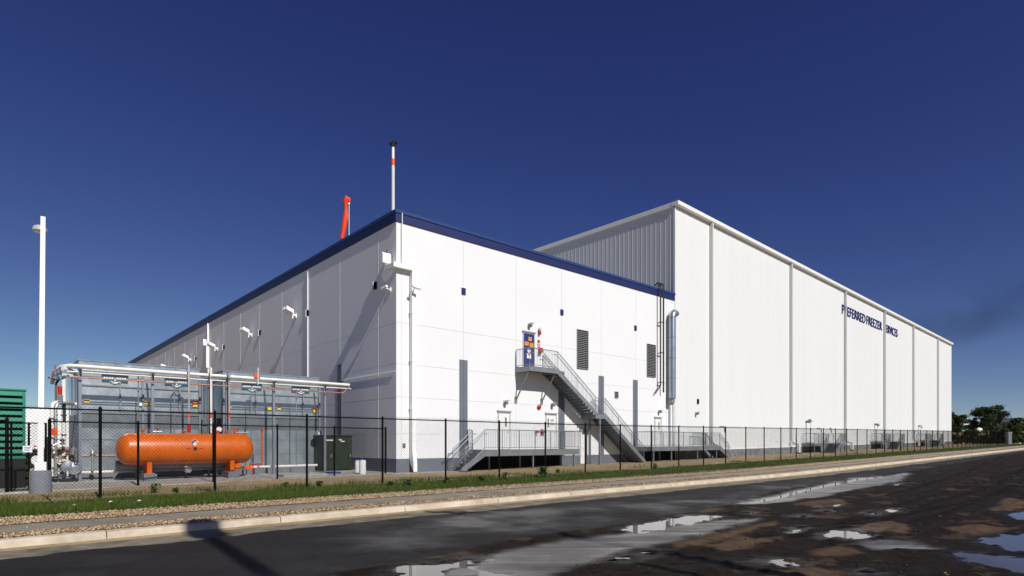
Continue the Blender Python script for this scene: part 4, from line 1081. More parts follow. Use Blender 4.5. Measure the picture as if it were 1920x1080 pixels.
ctrl = [(.04, -.10, .06), (.0, .06, .10), (-.10, .10, .14), (-.19, -.08, .16), (-.20, -.32, .11), (-.16, -.6, .08), (-.18, -.9, .14), (-.24, -1.25, .155), (-.30, -1.6, .15), (-.36, -1.95, .13), (-.40, -2.22, .11)]
for c in ctrl: pts.append((x + c[0], d - .02, zt + c[1])); rr.append(c[2])
mb.tube(pts, rr, 14); so_ = mb.build('sock', 'sock', t, True)
# small wrinkles
for v in so_.data.vertices:
    n = mnoise.noise(Vector((v.co.x * 9, v.co.y * 9, v.co.z * 4))); v.co.x += n * .04; v.co.y += n * .04
# ================================================================== chain-link fences
def chain_fence(fr, label, posts, zfun, hgt, pitch=.092, wr=.0035, postr=.038, name='chain_link_fence', ext=.05):
    """posts: positions along fr.x (fence on y=0)"""
    p0 = fr((posts[0], 0, 0)); t = thing(name, label, 'fence', (p0[0], p0[1], zfun(posts[0])), fr.rz)
    for i, a in enumerate(posts):
        mb = MB(fr); z = zfun(a); rr = postr * (1.25 if i in (0, len(posts) - 1) else 1)
        mb.tube([(a, 0, z - .1), (a, 0, z + hgt + .03)], rr, 8); mb.lathe((a, 0, z + hgt + .03), [(rr * 1.1, 0), (rr * 1.1, .02), (rr * .5, .06), (0, .07)], 8)
        mb.build('post', 'fence_black', t, True)
    mb = MB(fr); mb.tube([(a, .0, zfun(a) + hgt) for a in posts], .024, 6); mb.build('top_rail', 'fence_black', t)
    n = int((posts[-1] - posts[0]) / pitch); vs = []; fs = []
    c, s_ = fr.c, fr.s; H = hgt + ext
    off = [(0, wr), (-wr * .87, -wr * .5), (wr * .87, -wr * .5)]
    for sg in (1, -1):
        for i in range(-int(H / pitch) - 1, n + int(H / pitch) + 2):
            a = posts[0] + i * pitch; b = a + sg * H
            ta, tb = 0.0, 1.0
            lo, hi = posts[0], posts[-1]
            if sg > 0:
                if b < lo or a > hi: continue
                ta = max(0, (lo - a) / H); tb = min(1, (hi - a) / H)
            else:
                if a < lo or b > hi: continue
                ta = max(0, (a - hi) / H); tb = min(1, (a - lo) / H)
            if tb - ta < .03: continue
            k = len(vs)
            for tt in (ta, tb):
                xx = a + sg * H * tt; z = zfun(xx) + .02 + H * tt
                for o1, o2 in off:
                    vs.append(fr((xx, -.03 + o1 + sg * .003, z + o2)))
            fs += [(k, k + 1, k + 4, k + 3), (k + 1, k + 2, k + 5, k + 4), (k + 2, k, k + 3, k + 5)]
    mb = MB(); mb.add(vs, fs, raw=True); mb.build('wire_mesh', 'fence_black', t)
    return t
KF = 30780.0
NF = Frame(-KF / FPX, 0, 1200 / 1101, 1)
posts = [KF * 1e-4 * (5.071 + .62 * n) * NL for n in range(-3, 51)]
def znf(a): return T(a / NL)
chain_fence(NF, 'long tall black chain-link fence along the street verge', posts, znf, 2.40)
# inner yard fence
IF = Frame(-16.4, 16.42, .651, .759)
def ifa(px):   # along the line where the photo column meets it
    k = (px - CX) / FPX; return (k * 16.42 + 16.4) / (.651 - k * .759) * 1.0
ips = [ifa(p) for p in (93, 259, 400, 520, 627, 723)]
chain_fence(IF, 'shorter black chain-link fence round the equipment yard, behind the tall one', ips, lambda a: .0, 2.2)
ips = [ifa(p) for p in (-260, -120, 13)]
chain_fence(IF, 'short black chain-link fence left of the yard gate, before the green container', ips, lambda a: .0, 2.2)
gt = thing('yard_gate', 'black chain-link gate between the two short yard fences, by the lamp pole', 'gate', IF((ifa(20), 0, 0)), IF.rz)
g0, g1 = ifa(21), ifa(86)
mb = MB(IF)
for a in (g0, (g0 + g1) / 2, g1): mb.tube([(a, 0, .06), (a, 0, 2.15)], .03, 8)
for z in (.08, 1.15, 2.14): mb.tube([(g0, 0, z), (g1, 0, z)], .022, 6)
mb.build('gate_frame', 'fence_black', gt)
mb = MB(IF); a = g0
while a < g1:
    for sg in (1, -1):
        b0 = a; pts = [(b0, -.02, .1), (min(g1, max(g0, b0 + sg * 2.0)), -.02, .1 + abs(min(g1, max(g0, b0 + sg * 2.0)) - b0))]
        if abs(pts[1][0] - b0) > .05: mb.tube(pts, .004, 3, caps=False)
    a += .09
for k in range(24):
    z = .1 + k * .085
    for (e, sg) in ((g0, 1), (g1, -1)):
        ln = min(g1 - g0, 2.14 - z)
        if ln > .05: mb.tube([(e, -.02, z), (e + sg * ln, -.02, z + ln)], .004, 3, caps=False)
mb.build('wire_mesh', 'fence_black', gt)
# signs on the gate
for (px0, px1, py0, py1, lab, red) in ((42, 60, 848, 836, 'white sign with small blue lettering on the yard gate', False), (61, 69, 842, 834, 'white sign with a red oval, right of the other gate sign', True)):
    a0, a1 = ifa(px0), ifa(px1); d = IF((a0, 0, 0))[1]; z0, z1 = zz(py0, d), zz(py1, d)
    mb = MB(IF); mb.box(a0, a1, -.045, -.036, z0, z1); o = mb.build('gate_sign', 'trim_white', origin=IF((a0, 0, z0))); tag(o, lab, 'sign', 'signs on the yard gate')
    if red:
        mb = MB(IF); c = (a0 + a1) / 2; w_ = (a1 - a0) * .42; h_ = (z1 - z0) * .2; cz = z0 + (z1 - z0) * .68
        mb.prism([(c + w_ * math.cos(k * math.pi / 6), cz + h_ * math.sin(k * math.pi / 6)) for k in range(12)], 'y', -.048, -.045); mb.build('oval', 'red', o)
    mb = MB(IF)
    for k in range(3):
        zc = z1 - (z1 - z0) * (.25 + .22 * k) if not red else z0 + (z1 - z0) * (.15 + .1 * k); mb.box(a0 + .03, a1 - .03 - .02 * k, -.049, -.045, zc - .008, zc + .008)
    mb.build('print', 'blue' if not red else 'fence_black', o)

# plastic scraps caught on the fence
for px, w_, lab in ((1352, .7, 'black plastic scrap caught on the fence top, nearest one'), (1534, 1.0, 'black plastic scraps hooked on the fence before the nearest door stair'), (1556, .25, 'tiny black scrap on the fence top, right of the hooked ones')):
    a = KF / (2160 - px) * NL; z = znf(a) + 2.4
    mb = MB(NF); mb.tube([(a - w_ / 2, -.03, z - .02), (a - w_ / 4, -.05, z + .05), (a, -.03, z + .01), (a + w_ / 4, -.05, z + .06), (a + w_ / 2, -.04, z - .01)], [.02, .05, .03, .05, .02], 6)
    mb.tube([(a + w_ / 2 - .03, -.05, z), (a + w_ / 2 + .02, -.07, z - .18), (a + w_ / 2, -.06, z - .34)], [.02, .045, .01], 6)
    tag(mb.build('plastic_scrap', 'black', origin=NF((a, 0, z))), lab, 'plastic scrap', 'black plastic scraps on the fence')

# ================================================================== yard equipment
KR = 46500.0; KT = 44800.0; KC = 48719.0
def kfr(k, px0):
    y = k / (2195 - px0); return Frame((px0 - CX) / FPX * y, y, 1235 / 1101, 1), y
def ka(k, px0, px): return (k / (2195 - px) - k / (2195 - px0)) * 1.5027
def kz(k, px, py): return zz(py, k / (2195 - px))
# condensers
def condenser(px0, px1, cells, label, depth=3.6):
    fr, y0 = kfr(KC, px0); W = ka(KC, px0, px1); g = .035
    t = thing('evaporative_condenser', label, 'cooling unit', fr((W / 2, depth / 2, 0)), F.rz, 'galvanised condensers in the yard')
    mb = MB(fr); mb.box(-.15, W + .15, -.15, depth + .1, -.05, .42); mb.build('plinth', 'concrete_base', t)
    mb = MB(fr); mb.box(0, W, 0, depth, .42, 2.78); mb.build('basin_section', 'galv_panel', t)
    mb = MB(fr)
    for z in (.95, 1.65, 2.15): mb.box(-.02, W + .02, -.025, 0, z, z + .03)
    mb.box(-.05, W + .05, -.07, 0.0, 2.74, 2.80); mb.build('flange', 'galv', t)
    mb = MB(fr); mb.box(.05, W - .05, -.018, -.002, 2.19, 2.73); mb.build('basin_band', 'galv_dark', t)
    mb = MB(fr); mb.box(.03, W - .03, .03, depth - .03, 2.80, 4.45); mb.build('coil_section', 'galv_panel', t)
    mb = MB(fr)
    for z in (3.12, 3.86, 4.22): mb.box(0, W, -.03, .03, z, z + .05)
    mb.box(-.03, W + .03, -.05, .03, 4.44, 4.50); mb.build('stiffener', 'steel_grey', t)
    mb = MB(fr); mb.box(0, W, 0, depth, 4.50, 4.86); mb.build('fan_deck', 'galv_foil', t)
    mb = MB(fr); mb.box(-.04, W + .04, -.04, depth + .04, 4.862, 4.90); mb.build('top_rim', 'galv', t)
    for i in range(cells + 1):
        x = W * i / cells; mb = MB(fr)
        mb.box(x - .04, x + .04, -.10, -.031, .42, 4.44); mb.build('corner_post', 'steel_grey', t)
    for i in range(cells):
        x0 = W * i / cells; x1 = W * (i + 1) / cells; xc = x0 + (x1 - x0) * (.58 if i else .55)
        mb = MB(fr); mb.box(x0 + (x1 - x0) * .62, x0 + (x1 - x0) * .62 + .05, -.06, -.031, 2.85, 4.2); mb.build('access_rib', 'steel_grey', t)
        # name plate: teal band with white blocks and a chevron below
        mb = MB(fr); mb.box(xc - .46, xc + .46, -.065, -.056, 4.10, 4.34); pl = mb.build('name_plate', 'teal', t)
        mb = MB(fr); mb.box(xc - .47, xc + .47, -.07, -.066, 4.28, 4.36); mb.build('dark_band', 'black', pl)
        mb = MB(fr)
        for k in range(9):
            if k == 4: continue
            mb.box(xc - .40 + k * .09, xc - .34 + k * .09, -.069, -.066, 4.19, 4.25)
        mb.prism([(xc - .2, 4.09), (xc - .15, 4.09), (xc, 4.05), (xc + .15, 4.09), (xc + .2, 4.09), (xc + .02, 4.01), (xc - .02, 4.01)], 'y', -.07, -.06)
        mb.box(xc - .03, xc + .03, -.069, -.066, 4.1, 4.22); mb.build('emblem', 'trim_white', pl)
        mb = MB(fr); mb.box(x0 + .16, x0 + .34, -.05, -.035, 3.17, 3.30); mb.build('yellow_tag', 'yellow', t)
    # louvered side of the basin
    mb = MB(fr)
    for k in range(14): mb.box(-.03, 0, .15 + k * .24, .30 + k * .24, 1.3, 2.7)
    mb.build('side_louver', 'galv_dark', t)
    mb = MB(fr)
    for k in range(3): mb.box(-.04, 0, .05 + k * 1.7, .15 + k * 1.7, .45, 4.45)
    mb.build('side_rib', 'galv', t)
    return t, fr, W
c1, cf1, W1 = condenser(148, 374, 2, 'left galvanised condenser behind the orange tank')
c2, cf2, W2 = condenser(418.5, 598, 2, 'right galvanised condenser, between the orange tank and the green cabinet')
# crumpled flashing strip near both basins, orange and yellow tags
for (px, py, m) in ((365, 754.5, 'red_orange'), (365.5, 760, 'yellow'), (589, 767, 'red_orange'), (590.5, 771, 'yellow'), (275, 755, 'yellow'), (265.5, 758, 'trim_white'), (504.5, 766, 'yellow')):
    fr, _ = kfr(KC, px); z = kz(KC, px, py); par = c1 if px < 400 else c2
    mb = MB(fr); mb.box(-.09, .09, -.06, -.036, z - .07, z + .06); mb.build('warning_tag', m, par)
# fan deck wiring conduit and water pipes between units
fr, _ = kfr(KC, 374)
mb = MB(fr); mb.box(.15, 1.2, .6, 1.6, .4, 2.6); mb.build('pump_housing', 'galv_dark', c1)

# orange tank
tf, ty = kfr(KT, 217); TLn = ka(KT, 217, 473); zc = 1.275; rr = .635
t = thing('ammonia_tank', 'long bright orange horizontal pressure tank on two concrete blocks', 'tank', tf((TLn / 2, 0, 0)), F.rz)
prof = []
for k in range(9):
    th = math.pi / 2 * k / 8; prof.append((rr * math.sin(th), .42 * (1 - math.cos(th))))
body = prof + [(rr, TLn / 3), (rr, 2 * TLn / 3)] + [(r, TLn - h) for r, h in reversed(prof)]
mb = MB(tf); mb.lathe((0, 0, zc), body, 40, 'x'); mb.build('tank_shell', 'orange', t, True)
# weld seams
mb = MB(tf)
for x in (.42, TLn - .42, TLn / 2): mb.lathe((x - .008, 0, zc), [(rr + .002, 0), (rr + .006, .006), (rr + .002, .014)], 40, 'x')
mb.build('weld_seam', 'orange', t, True)
for px in (277, 431):
    x = ka(KT, 217, px); mb = MB(tf)
    mb.prism([(-.33, .33), (.33, .33), (.40, .80), (-.40, .80)], 'x', x - .03, x + .03); mb.box(x - .085, x + .085, -.36, -.24, .33, 1.02); mb.box(x - .085, x + .085, .24, .30, .33, 1.02); mb.box(x - .16, x + .16, -.38, .38, .30, .33); mb.build('saddle', 'orange', t)
    mb = MB(tf); mb.box(x - .22, x + .22, -.55, .55, .0, .30); mb.build('concrete_block', 'concrete_base', t)
for px, h_ in ((268, .12), (408, .12), (441, .22), (427, .12), (346, .10)):
    x = ka(KT, 217, px); mb = MB(tf); mb.tube([(x, 0, zc + rr - .03), (x, 0, zc + rr + h_)], .05, 10); mb.tube([(x, 0, zc + rr + h_ - .03), (x, 0, zc + rr + h_ + .02)], .085, 10); mb.build('nozzle', 'orange', t, True)
x = ka(KT, 217, 441); mb = MB(tf); mb.tube([(x, -.01, .52), (x, -.42, .52)], .13, 14); mb.build('drain_pot', 'orange', t, True)
# hazard diamond
xd = ka(KT, 217, 358); yd = -rr - .003
def quad(mb, cx, cz, s_, y):
    mb.add([(cx, y - .004, cz - s_), (cx + s_, y - .004, cz), (cx, y - .004, cz + s_), (cx - s_, y - .004, cz), (cx, y, cz - s_), (cx + s_, y, cz), (cx, y, cz + s_), (cx - s_, y, cz)],
           [(0, 1, 2, 3), (7, 6, 5, 4), (0, 4, 5, 1), (1, 5, 6, 2), (2, 6, 7, 3), (3, 7, 4, 0)])
zd = zc + .27
mb = MB(tf); quad(mb, xd, zd, .145, yd + .02); pl = mb.build('hazard_diamond', 'trim_white', t)
for (dx, dz, m) in ((-.07, 0, 'blue'), (0, .07, 'red'), (.07, 0, 'yellow')):
    mb = MB(tf); quad(mb, xd + dx, zd + dz, .064, yd + .014); mb.build('diamond_quarter', m, pl)
mb = MB(tf); mb.box(xd - .06, xd + .08, yd - .005, yd + .05, zd - .32, zd - .20); mb.build('small_plate', 'green_dark', t)
mb = MB(tf); mb.box(xd - .30, xd - .14, yd - .006, yd + .01, zd - .26, zd - .235); mb.box(xd + .14, xd + .30, yd - .006, yd + .01, zd - .26, zd - .235); mb.build('stencil_mark', 'red', t)

# pipe rack
rf, ry = kfr(KR, 150)
def ra(px): return ka(KR, 150, px)
def rz_(px, py): return kz(KR, px, py)
t = thing('pipe_rack', 'white overhead pipes on grey steel posts across the equipment yard', 'pipe rack', rf((4, 0, 0)), F.rz)
zt = rz_(150, 688); xe = ra(655)
mb = MB(rf); mb.tube([(-.75, 1.6, zt - .55), (-.72, 1.1, zt - .2), (-.55, .35, zt + .0), (-.3, .05, zt + .03), (0, 0, zt + .03), (xe, 0, zt + .03)], .072, 12); mb.build('main_pipe', 'pipe_white', t, True)
mb = MB(rf); mb.tube([(-.4, .02, zt - .20), (xe + .1, .02, zt - .16)], .028, 10); mb.build('upper_pipe', 'pipe_white', t, True)
mb = MB(rf); mb.tube([(-.35, -.2, zt - .42), (ra(640), -.2, zt - .42), (xe, -.02, zt - .05)], .028, 8); mb.build('copper_line', 'copper', t, True)
mb = MB(rf); mb.tube([(0, .05, zt - .10), (xe - .2, .05, zt - .08)], .02, 8); mb.build('conduit_line', 'pipe_chrome', t, True)
for px in (150, 286, 392, 425, 513, 609):
    x = ra(px); mb = MB(rf); mb.box(x - .05, x + .05, -.05, .05, .0, zt - .12); mb.box(x - .12, x + .12, -.12, .12, 0.035, .06); mb.build('steel_post', 'steel_grey', t)
    mb = MB(rf); mb.box(x - .04, x + .04, -.45, 1.0, zt - .12, zt - .06); mb.tube([(x, -.02, zt - .4), (x, .5, zt - .1)], .02, 6); mb.build('cross_arm', 'galv_dark', t)
# the risers down to the tank with red bands
for px in (262, 330, 475, 560):
    x = ra(px); mb = MB(rf); mb.tube([(x, .3, .4), (x, .3, zt - .2)], .022, 6); mb.build('thin_conduit', 'steel_grey', t)
for px, top, m in ((350.5, 687, 'pipe_chrome'), (391.5, 690, 'pipe_white'), (425.5, 700, 'pipe_chrome')):
    x = ra(px); zb = 1.95; mb = MB(rf); ztop = rz_(px, top)
    mb.tube([(x, -.35, zb), (x, -.35, ztop - .05)] + ([(x, -.3, ztop + .05), (x - .35, .0, ztop - .02), (x - .42, .1, ztop - .25)] if px < 360 else [(x, -.1, ztop + .02)]), .038, 8); rs = mb.build('riser_pipe', m, t, True)
    mb = MB(rf); z = rz_(px, 779); mb.tube([(x, -.35, z - .12), (x, -.35, z + .12)], .043, 8); mb.build('marker_band', 'red_orange', rs, True)
x = ra(350.5); mb = MB(rf); mb.tube([(x, -.35, 1.95), (x, -.35, 2.3)], .07, 8); mb.lathe((x, -.35, 2.3), [(.09, 0), (.09, .02), (.02, .04)], 10); mb.build('relief_valve', 'red', t, True)
x = ra(481); mb = MB(rf); mb.tube([(x, -.2, kz(KR, 481, 690)), (x, -.2, kz(KR, 481, 722))], .02, 6); mb.build('hose', 'pipe_white', t)
mb = MB(rf); z = rz_(481, 711); mb.box(x - .14, x + .12, -.14, -.0, z + .06, z + .2); mb.build('marker_tag', 'red_orange', t)
# orange relief pipe beside the tank
x = ra(487); t2 = thing('relief_pipe', 'slim upright orange pipe just right of the orange tank', 'pipe', rf((x, -.3, 0)), F.rz)
mb = MB(rf); mb.tube([(x, -.3, .55), (x, -.3, 2.15)], .045, 8); mb.build('pipe', 'orange', t2, True)
mb = MB(rf); mb.tube([(x, -.3, 2.15), (x, -.3, 2.25)], .03, 8); mb.lathe((x, -.3, 2.05), [(.06, 0), (.06, .05)], 8); mb.build('cap', 'red', t2, True)
mb = MB(rf); mb.tube([(x, -.3, .55), (x - .55, -.3, .55)], .04, 8); mb.tube([(x - .4, -.3, .55), (x - .4, -.3, .03)], .025, 6); mb.build('lower_elbow', 'red', t2, True)
# gauges and valves on the tank top
x = ra(404); t3 = thing('pressure_gauge', 'round silver gauge standing on top of the orange tank', 'gauge', rf((x, -.5, 1.9)), F.rz)
mb = MB(rf); mb.lathe((x, -.50, 2.10), [(.12, 0), (.13, -.03), (.115, -.05)], 18, 'y'); mb.build('gauge_case', 'pipe_chrome', t3, True)
mb = MB(rf); mb.lathe((x, -.553, 2.10), [(.105, 0), (.10, -.003)], 18, 'y'); mb.build('dial', 'trim_white', t3)
mb = MB(rf); mb.tube([(x, -.48, 1.88), (x, -.48, 2.0)], .025, 8); mb.build('stem', 'pipe_chrome', t3)
for px, lab in ((440, 'left one of two red valves on the tank top'), (453, 'right one of two red valves on the tank top'), (291, 'red valve wheel on the left half of the tank top')):
    x = ra(px); v = thing('red_valve', lab, 'valve', rf((x, -.45, 1.9)), F.rz, 'red valves on the orange tank')
    mb = MB(rf); mb.tube([(x, -.45, 1.86), (x, -.45, 2.12)], .025, 8); mb.build('stem', 'red', v)
    mb = MB(rf); mb.lathe((x, -.45, 2.10), [(.02, 0), (.08, .0), (.08, .025), (.02, .025)], 12); mb.build('hand_wheel', 'red', v, True)
    mb = MB(rf); mb.tube([(x - .16, -.45, 1.98), (x + .16, -.45, 1.98)], .03, 8); mb.build('valve_body', 'pipe_chrome', v, True)
# low long pipe along the ground in front of units
mb = MB(rf); z = rz_(150, 887); x0, x1 = -.9, ra(600)
t4 = thing('ground_pipe', 'long white pipe running low behind the orange tank on short stands', 'pipe', rf((2, .5, 0)), F.rz)
mb.tube([(x0 - .1, .35, z + 1.4), (x0 - .1, .35, z + .2), (x0 + .1, .35, z), (x1, .35, z + .05)], .06, 10); mb.build('pipe', 'pipe_white', t4, True)
for px in (141, 230, 330, 460, 520, 580):
    x = ra(px); mb = MB(rf); mb.box(x - .03, x + .03, .32, .38, .0, z - .055); mb.box(x - .1, x + .1, .25, .45, .036, .06); mb.build('stand', 'galv_dark', t4)
mb = MB(rf); x = ra(469); mb.box(x - .15, x + .15, .26, .44, z - .03, z + .12); mb.build('clamp', 'red_orange', t4)
# dark pipe under the tank and its flange
t5 = thing('suction_header', 'dark insulated pipe lying in the shade under the orange tank', 'pipe', tf((2.5, .7, 0)), F.rz)
mb = MB(tf); mb.tube([(.1, .75, .62), (TLn - .5, .75, .62)], .22, 12); mb.build('pipe', 'steel_grey', t5, True)
mb = MB(tf); x = ka(KT, 217, 352); mb.tube([(x, .2, .42), (x + .05, .05, .42)], .14, 14); mb.build('flange', 'pipe_chrome', t5, True)
mb = MB(tf)
pass
for x in (.8, 2.6, 4.3):
    mb = MB(tf); mb.box(x - .04, x + .04, .7, .8, .03, .42); mb.build('stand', 'galv_dark', t5)

# valve station at the left end
t6 = thing('valve_station', 'cluster of white and copper pipes with red valves at the left end of the condensers', 'pipework', rf((-.9, .5, 0)), F.rz)
def rp(px, py, y=.0): return (ra(px), y, rz_(px, py))
mb = MB(rf); mb.tube([rp(121, 700, .3), rp(121, 895, .3)], .075, 10); mb.build('riser_pipe', 'pipe_white', t6, True)
mb = MB(rf); mb.tube([rp(106, 718, .2), rp(106, 895, .2)], .04, 8); mb.build('riser_pipe', 'rust', t6, True)
mb = MB(rf); mb.tube([rp(106, 718, .2), rp(113, 709, .2)], .04, 8); mb.build('elbow', 'black', t6)
mb = MB(rf); mb.tube([rp(98, 893, .1), rp(98, 765, .1), rp(100, 757, .15), rp(106, 754, .2), rp(145, 757, .4)], .07, 10); mb.build('riser_pipe', 'pipe_white', t6, True)
mb = MB(rf); mb.tube([rp(104, 893, -.1), rp(104, 765, -.1), rp(108, 757, -.05), rp(113, 755, 0), rp(140, 755, .3)], .05, 10); mb.build('riser_pipe', 'pipe_chrome', t6, True)
mb = MB(rf); mb.tube([rp(117, 702, .1), rp(145, 704, .5)], .06, 8); mb.tube([rp(118, 691, .1), rp(146, 694, .5)], .08, 8); mb.build('branch_pipe', 'pipe_white', t6, True)
for (x0, y0, x1, y1, m, r_) in ((97, 700, 108, 702, 'red', .035), (90, 708, 100, 708.5, 'red', .035), (103, 684, 103, 693, 'red', .02)):
    mb = MB(rf); mb.tube([rp(x0, y0, 0), rp(x1, y1, 0)], r_, 8); mb.build('valve_stem', m, t6, True)
for (px, py, r_) in ((104, 700, .1), (104, 708, .12), (110, 697, .1)):
    mb = MB(rf); p = rp(px, py, .02); mb.lathe(p, [(r_ * .5, -.1), (r_, -.06), (r_, .05), (r_ * .5, .1)], 10); mb.build('valve_body', 'galv_dark', t6, True)
mb = MB(rf); p = rp(112.5, 740, 0); mb.tube([p, rp(112.5, 726, 0)], .07, 10); mb.lathe(rp(112.5, 726, 0), [(.07, 0), (.05, .06), (0, .08)], 10); mb.build('red_valve', 'red', t6, True)
for (px, y, r_) in ((121, .3, .11), (98, .1, .10), (106, .2, .07), (104, -.1, .08)):
    for py in (775, 812, 840, 868, 885):
        z = rz_(px, py + (px % 5) * 3); mb = MB(rf); mb.tube([(ra(px), y, z - .02), (ra(px), y, z + .02)], r_, 10); mb.build('flange', 'galv_dark', t6, True)
for (px, py, m_) in ((93, 838, 'galv_dark'), (101, 846, 'pipe_chrome'), (116, 828, 'galv_dark'), (126, 848, 'rust'), (134, 858, 'green_dark'), (141, 866, 'galv_dark'), (112, 862, 'pipe_chrome')):
    mb = MB(rf); p = rp(px, py, -.15); mb.lathe(p, [(.03, -.12), (.09, -.08), (.05, 0), (.10, .06), (.03, .12)], 10); mb.build('small_valve', m_, t6, True)
for (p0, p1, m_, r_) in ((rp(93, 838, -.15), rp(116, 828, -.15), 'pipe_chrome', .03), (rp(112, 862, -.15), rp(141, 866, -.1), 'pipe_white', .03), (rp(126, 848, -.15), rp(126, 892, -.15), 'pipe_white', .03), (rp(134, 858, -.15), rp(140, 838, .2), 'pipe_chrome', .025)):
    mb = MB(rf); mb.tube([p0, p1], r_, 8); mb.build('small_pipe', m_, t6, True)
mb = MB(rf); mb.box(ra(109), ra(118), -.08, .1, rz_(110, 750), rz_(110, 741)); mb.build('control_box', 'galv_dark', t6)
mb = MB(rf); mb.box(ra(118.5), ra(124.5), .18, .42, rz_(120, 790), rz_(120, 757)); mb.build('actuator', 'black', t6)
for px in (98, 104.5):
    mb = MB(rf); mb.tube([rp(px, 816, .1 if px < 100 else -.1), rp(px, 803, .1 if px < 100 else -.1)], .08 if px < 100 else .056, 10); mb.build('marker_band', 'red_orange', t6, True)
mb = MB(rf); mb.tube([rp(110, 856, .1), rp(145, 856, .3)], .035, 8); mb.tube([rp(152, 854, 0), rp(216, 854, .0)], .03, 8); mb.build('copper_branch', 'copper', t6, True)
for (px, py) in ((128, 876), (138, 878)):
    mb = MB(rf); p = rp(px, py, .1); mb.lathe((p[0], p[1] - .2, p[2]), [(.05, -.1), (.24, -.05), (.27, .1), (.24, .35), (.1, .45)], 14, 'y'); mb.build('pump_casing', 'galv_foil' if px > 130 else 'steel_grey', t6, True)
mb = MB(rf); mb.box(ra(112), ra(146), -.2, .7, .03, .14); mb.build('pump_skid', 'black', t6)
mb = MB(rf); mb.tube([rp(173, 846, -.1), rp(173, 882, -.1)], .05, 10); mb.lathe(rp(173, 852, -.1), [(.06, 0), (.1, .04), (.08, .14), (0, .18)], 12); mb.build('strainer', 'pipe_chrome', t6, True)

# green generator enclosure
gf = Frame((48 - CX) / FPX * 19.5, 19.5, 1235 / 1101, 1)
t = thing('generator_container', 'green slatted generator enclosure on a black base at the left edge', 'generator', gf((-3, 1.2, 0)), F.rz)
mb = MB(gf); mb.box(-7, 0, 0, 2.6, 1.0, 3.25); mb.build('enclosure', 'green_metal', t)
mb = MB(gf); mb.box(-7.05, .03, -.04, 2.64, 3.252, 3.30); mb.build('roof', 'green_metal', t)
mb = MB(gf); mb.box(-7, 0, .02, 2.58, .04, .998); mb.build('fuel_base', 'black', t)
mb = MB(gf)
for k in range(10):
    z = 1.1 + k * .21
    mb.box(-6.9, -.08, -.012, -.001, z, z + .085)
mb.build('louver_gap', 'louver_dark', t)
mb = MB(gf)
for k in range(10):
    z = 1.1 + k * .21
    mb.add([(-6.9, -.001, z + .21), (-.08, -.001, z + .21), (-.08, -.07, z + .10), (-6.9, -.07, z + .10), (-6.9, -.001, z + .19), (-.08, -.001, z + .19), (-.08, -.07, z + .08), (-6.9, -.07, z + .08)],
           [(0, 1, 2, 3), (7, 6, 5, 4), (3, 2, 6, 7), (0, 4, 5, 1), (1, 5, 6, 2), (0, 3, 7, 4)])
mb.build('slats', 'green_metal', t)
# white trailer far behind the gate
yt = 34.0; tx0 = (40 - CX) / FPX * yt
trf = Frame(tx0, yt, 1, .25)
t = thing('semi_trailer', 'plain white box trailer parked beyond the yard gate', 'trailer', trf((3, 1, 0)), trf.rz)
mb = MB(trf); mb.box(-3, 3.4, 0, 2.5, 1.15, zz(764, yt)); mb.build('box_body', 'trim_white', t)
mb = MB(trf); mb.box(-3, 3.4, .1, 2.4, .95, 1.148); mb.build('chassis', 'black', t)
for x in (.75, 2.0):
    mb = MB(trf); mb.lathe((x, .05, .5), [(.2, 0), (.5, .02), (.52, .12), (.5, .28), (.2, .3)], 24, 'y'); wh = mb.build('wheel', 'rubber', t, True)
    mb = MB(trf); mb.lathe((x, .04, .5), [(.10, -.02), (.28, -.03), (.30, .03)], 20, 'y'); mb.build('rim', 'trim_white', wh, True)
mb = MB(trf); mb.box(.2, 3.3, -.01, -.001, 1.18, 1.25); mb.build('reflector_strip', 'red', t)
# yellow bollard by the container
p = ground_pt(51, 896); p = ((51 - CX) / FPX * 22, 22, 0.035)
t = thing('bollard', 'yellow and black striped post beside the green container', 'bollard', p)
mb = MB(); mb.tube([p, (p[0], p[1], 1.2)], .07, 10); mb.build('post', 'yellow', t, True)
for k in range(4):
    mb = MB(); mb.tube([(p[0], p[1], .15 + k * .28), (p[0], p[1], .25 + k * .28)], .073, 10); mb.build('black_band', 'black', t, True)
# lamp pole
lx_, ly_ = (76 - CX) / FPX * 17.9, 17.9
t = thing('lamp_pole', 'tall square white lamp pole on a round grey concrete base, left of the yard', 'street lamp', (lx_, ly_, 0))
mb = MB(); mb.lathe((lx_, ly_, -.15), [(.275, 0), (.275, .80), (.26, .83)], 28); mb.build('concrete_footing', 'concrete_base', t, True)
LPF = Frame(lx_, ly_, .78, .626)
mb = MB(LPF); mb.box(-.14, .14, -.14, .14, .69, .94); mb.build('base_cover', 'trim_white', t)
zt = zz(406, ly_)
mb = MB(LPF)
b_, c_ = .072, .058
mb.add([(-b_, -b_, .94), (b_, -b_, .94), (b_, b_, .94), (-b_, b_, .94), (-c_ + .06, -c_, zt), (c_ + .06, -c_, zt), (c_ + .06, c_, zt), (-c_ + .06, c_, zt)],
       [(0, 3, 2, 1), (4, 5, 6, 7), (0, 1, 5, 4), (1, 2, 6, 5), (2, 3, 7, 6), (3, 0, 4, 7)]); mb.build('pole', 'trim_white', t)
mb = MB(LPF); mb.box(.0, .06, .07, .9, zt - .09, zt - .03); mb.build('arm', 'frame_grey', t)
mb = MB(LPF); mb.lathe((-.02, 1.05, zt - .16), [(.02, -.02), (.19, .0), (.20, .05), (.16, .14), (.07, .19), (0, .2)], 24); lh = mb.build('lamp_head', 'frame_grey', t, True)
mb = MB(LPF); mb.lathe((-.02, 1.05, zt - .20), [(.12, 0), (.15, .02)], 20); mb.build('lens', 'trim_white', lh)
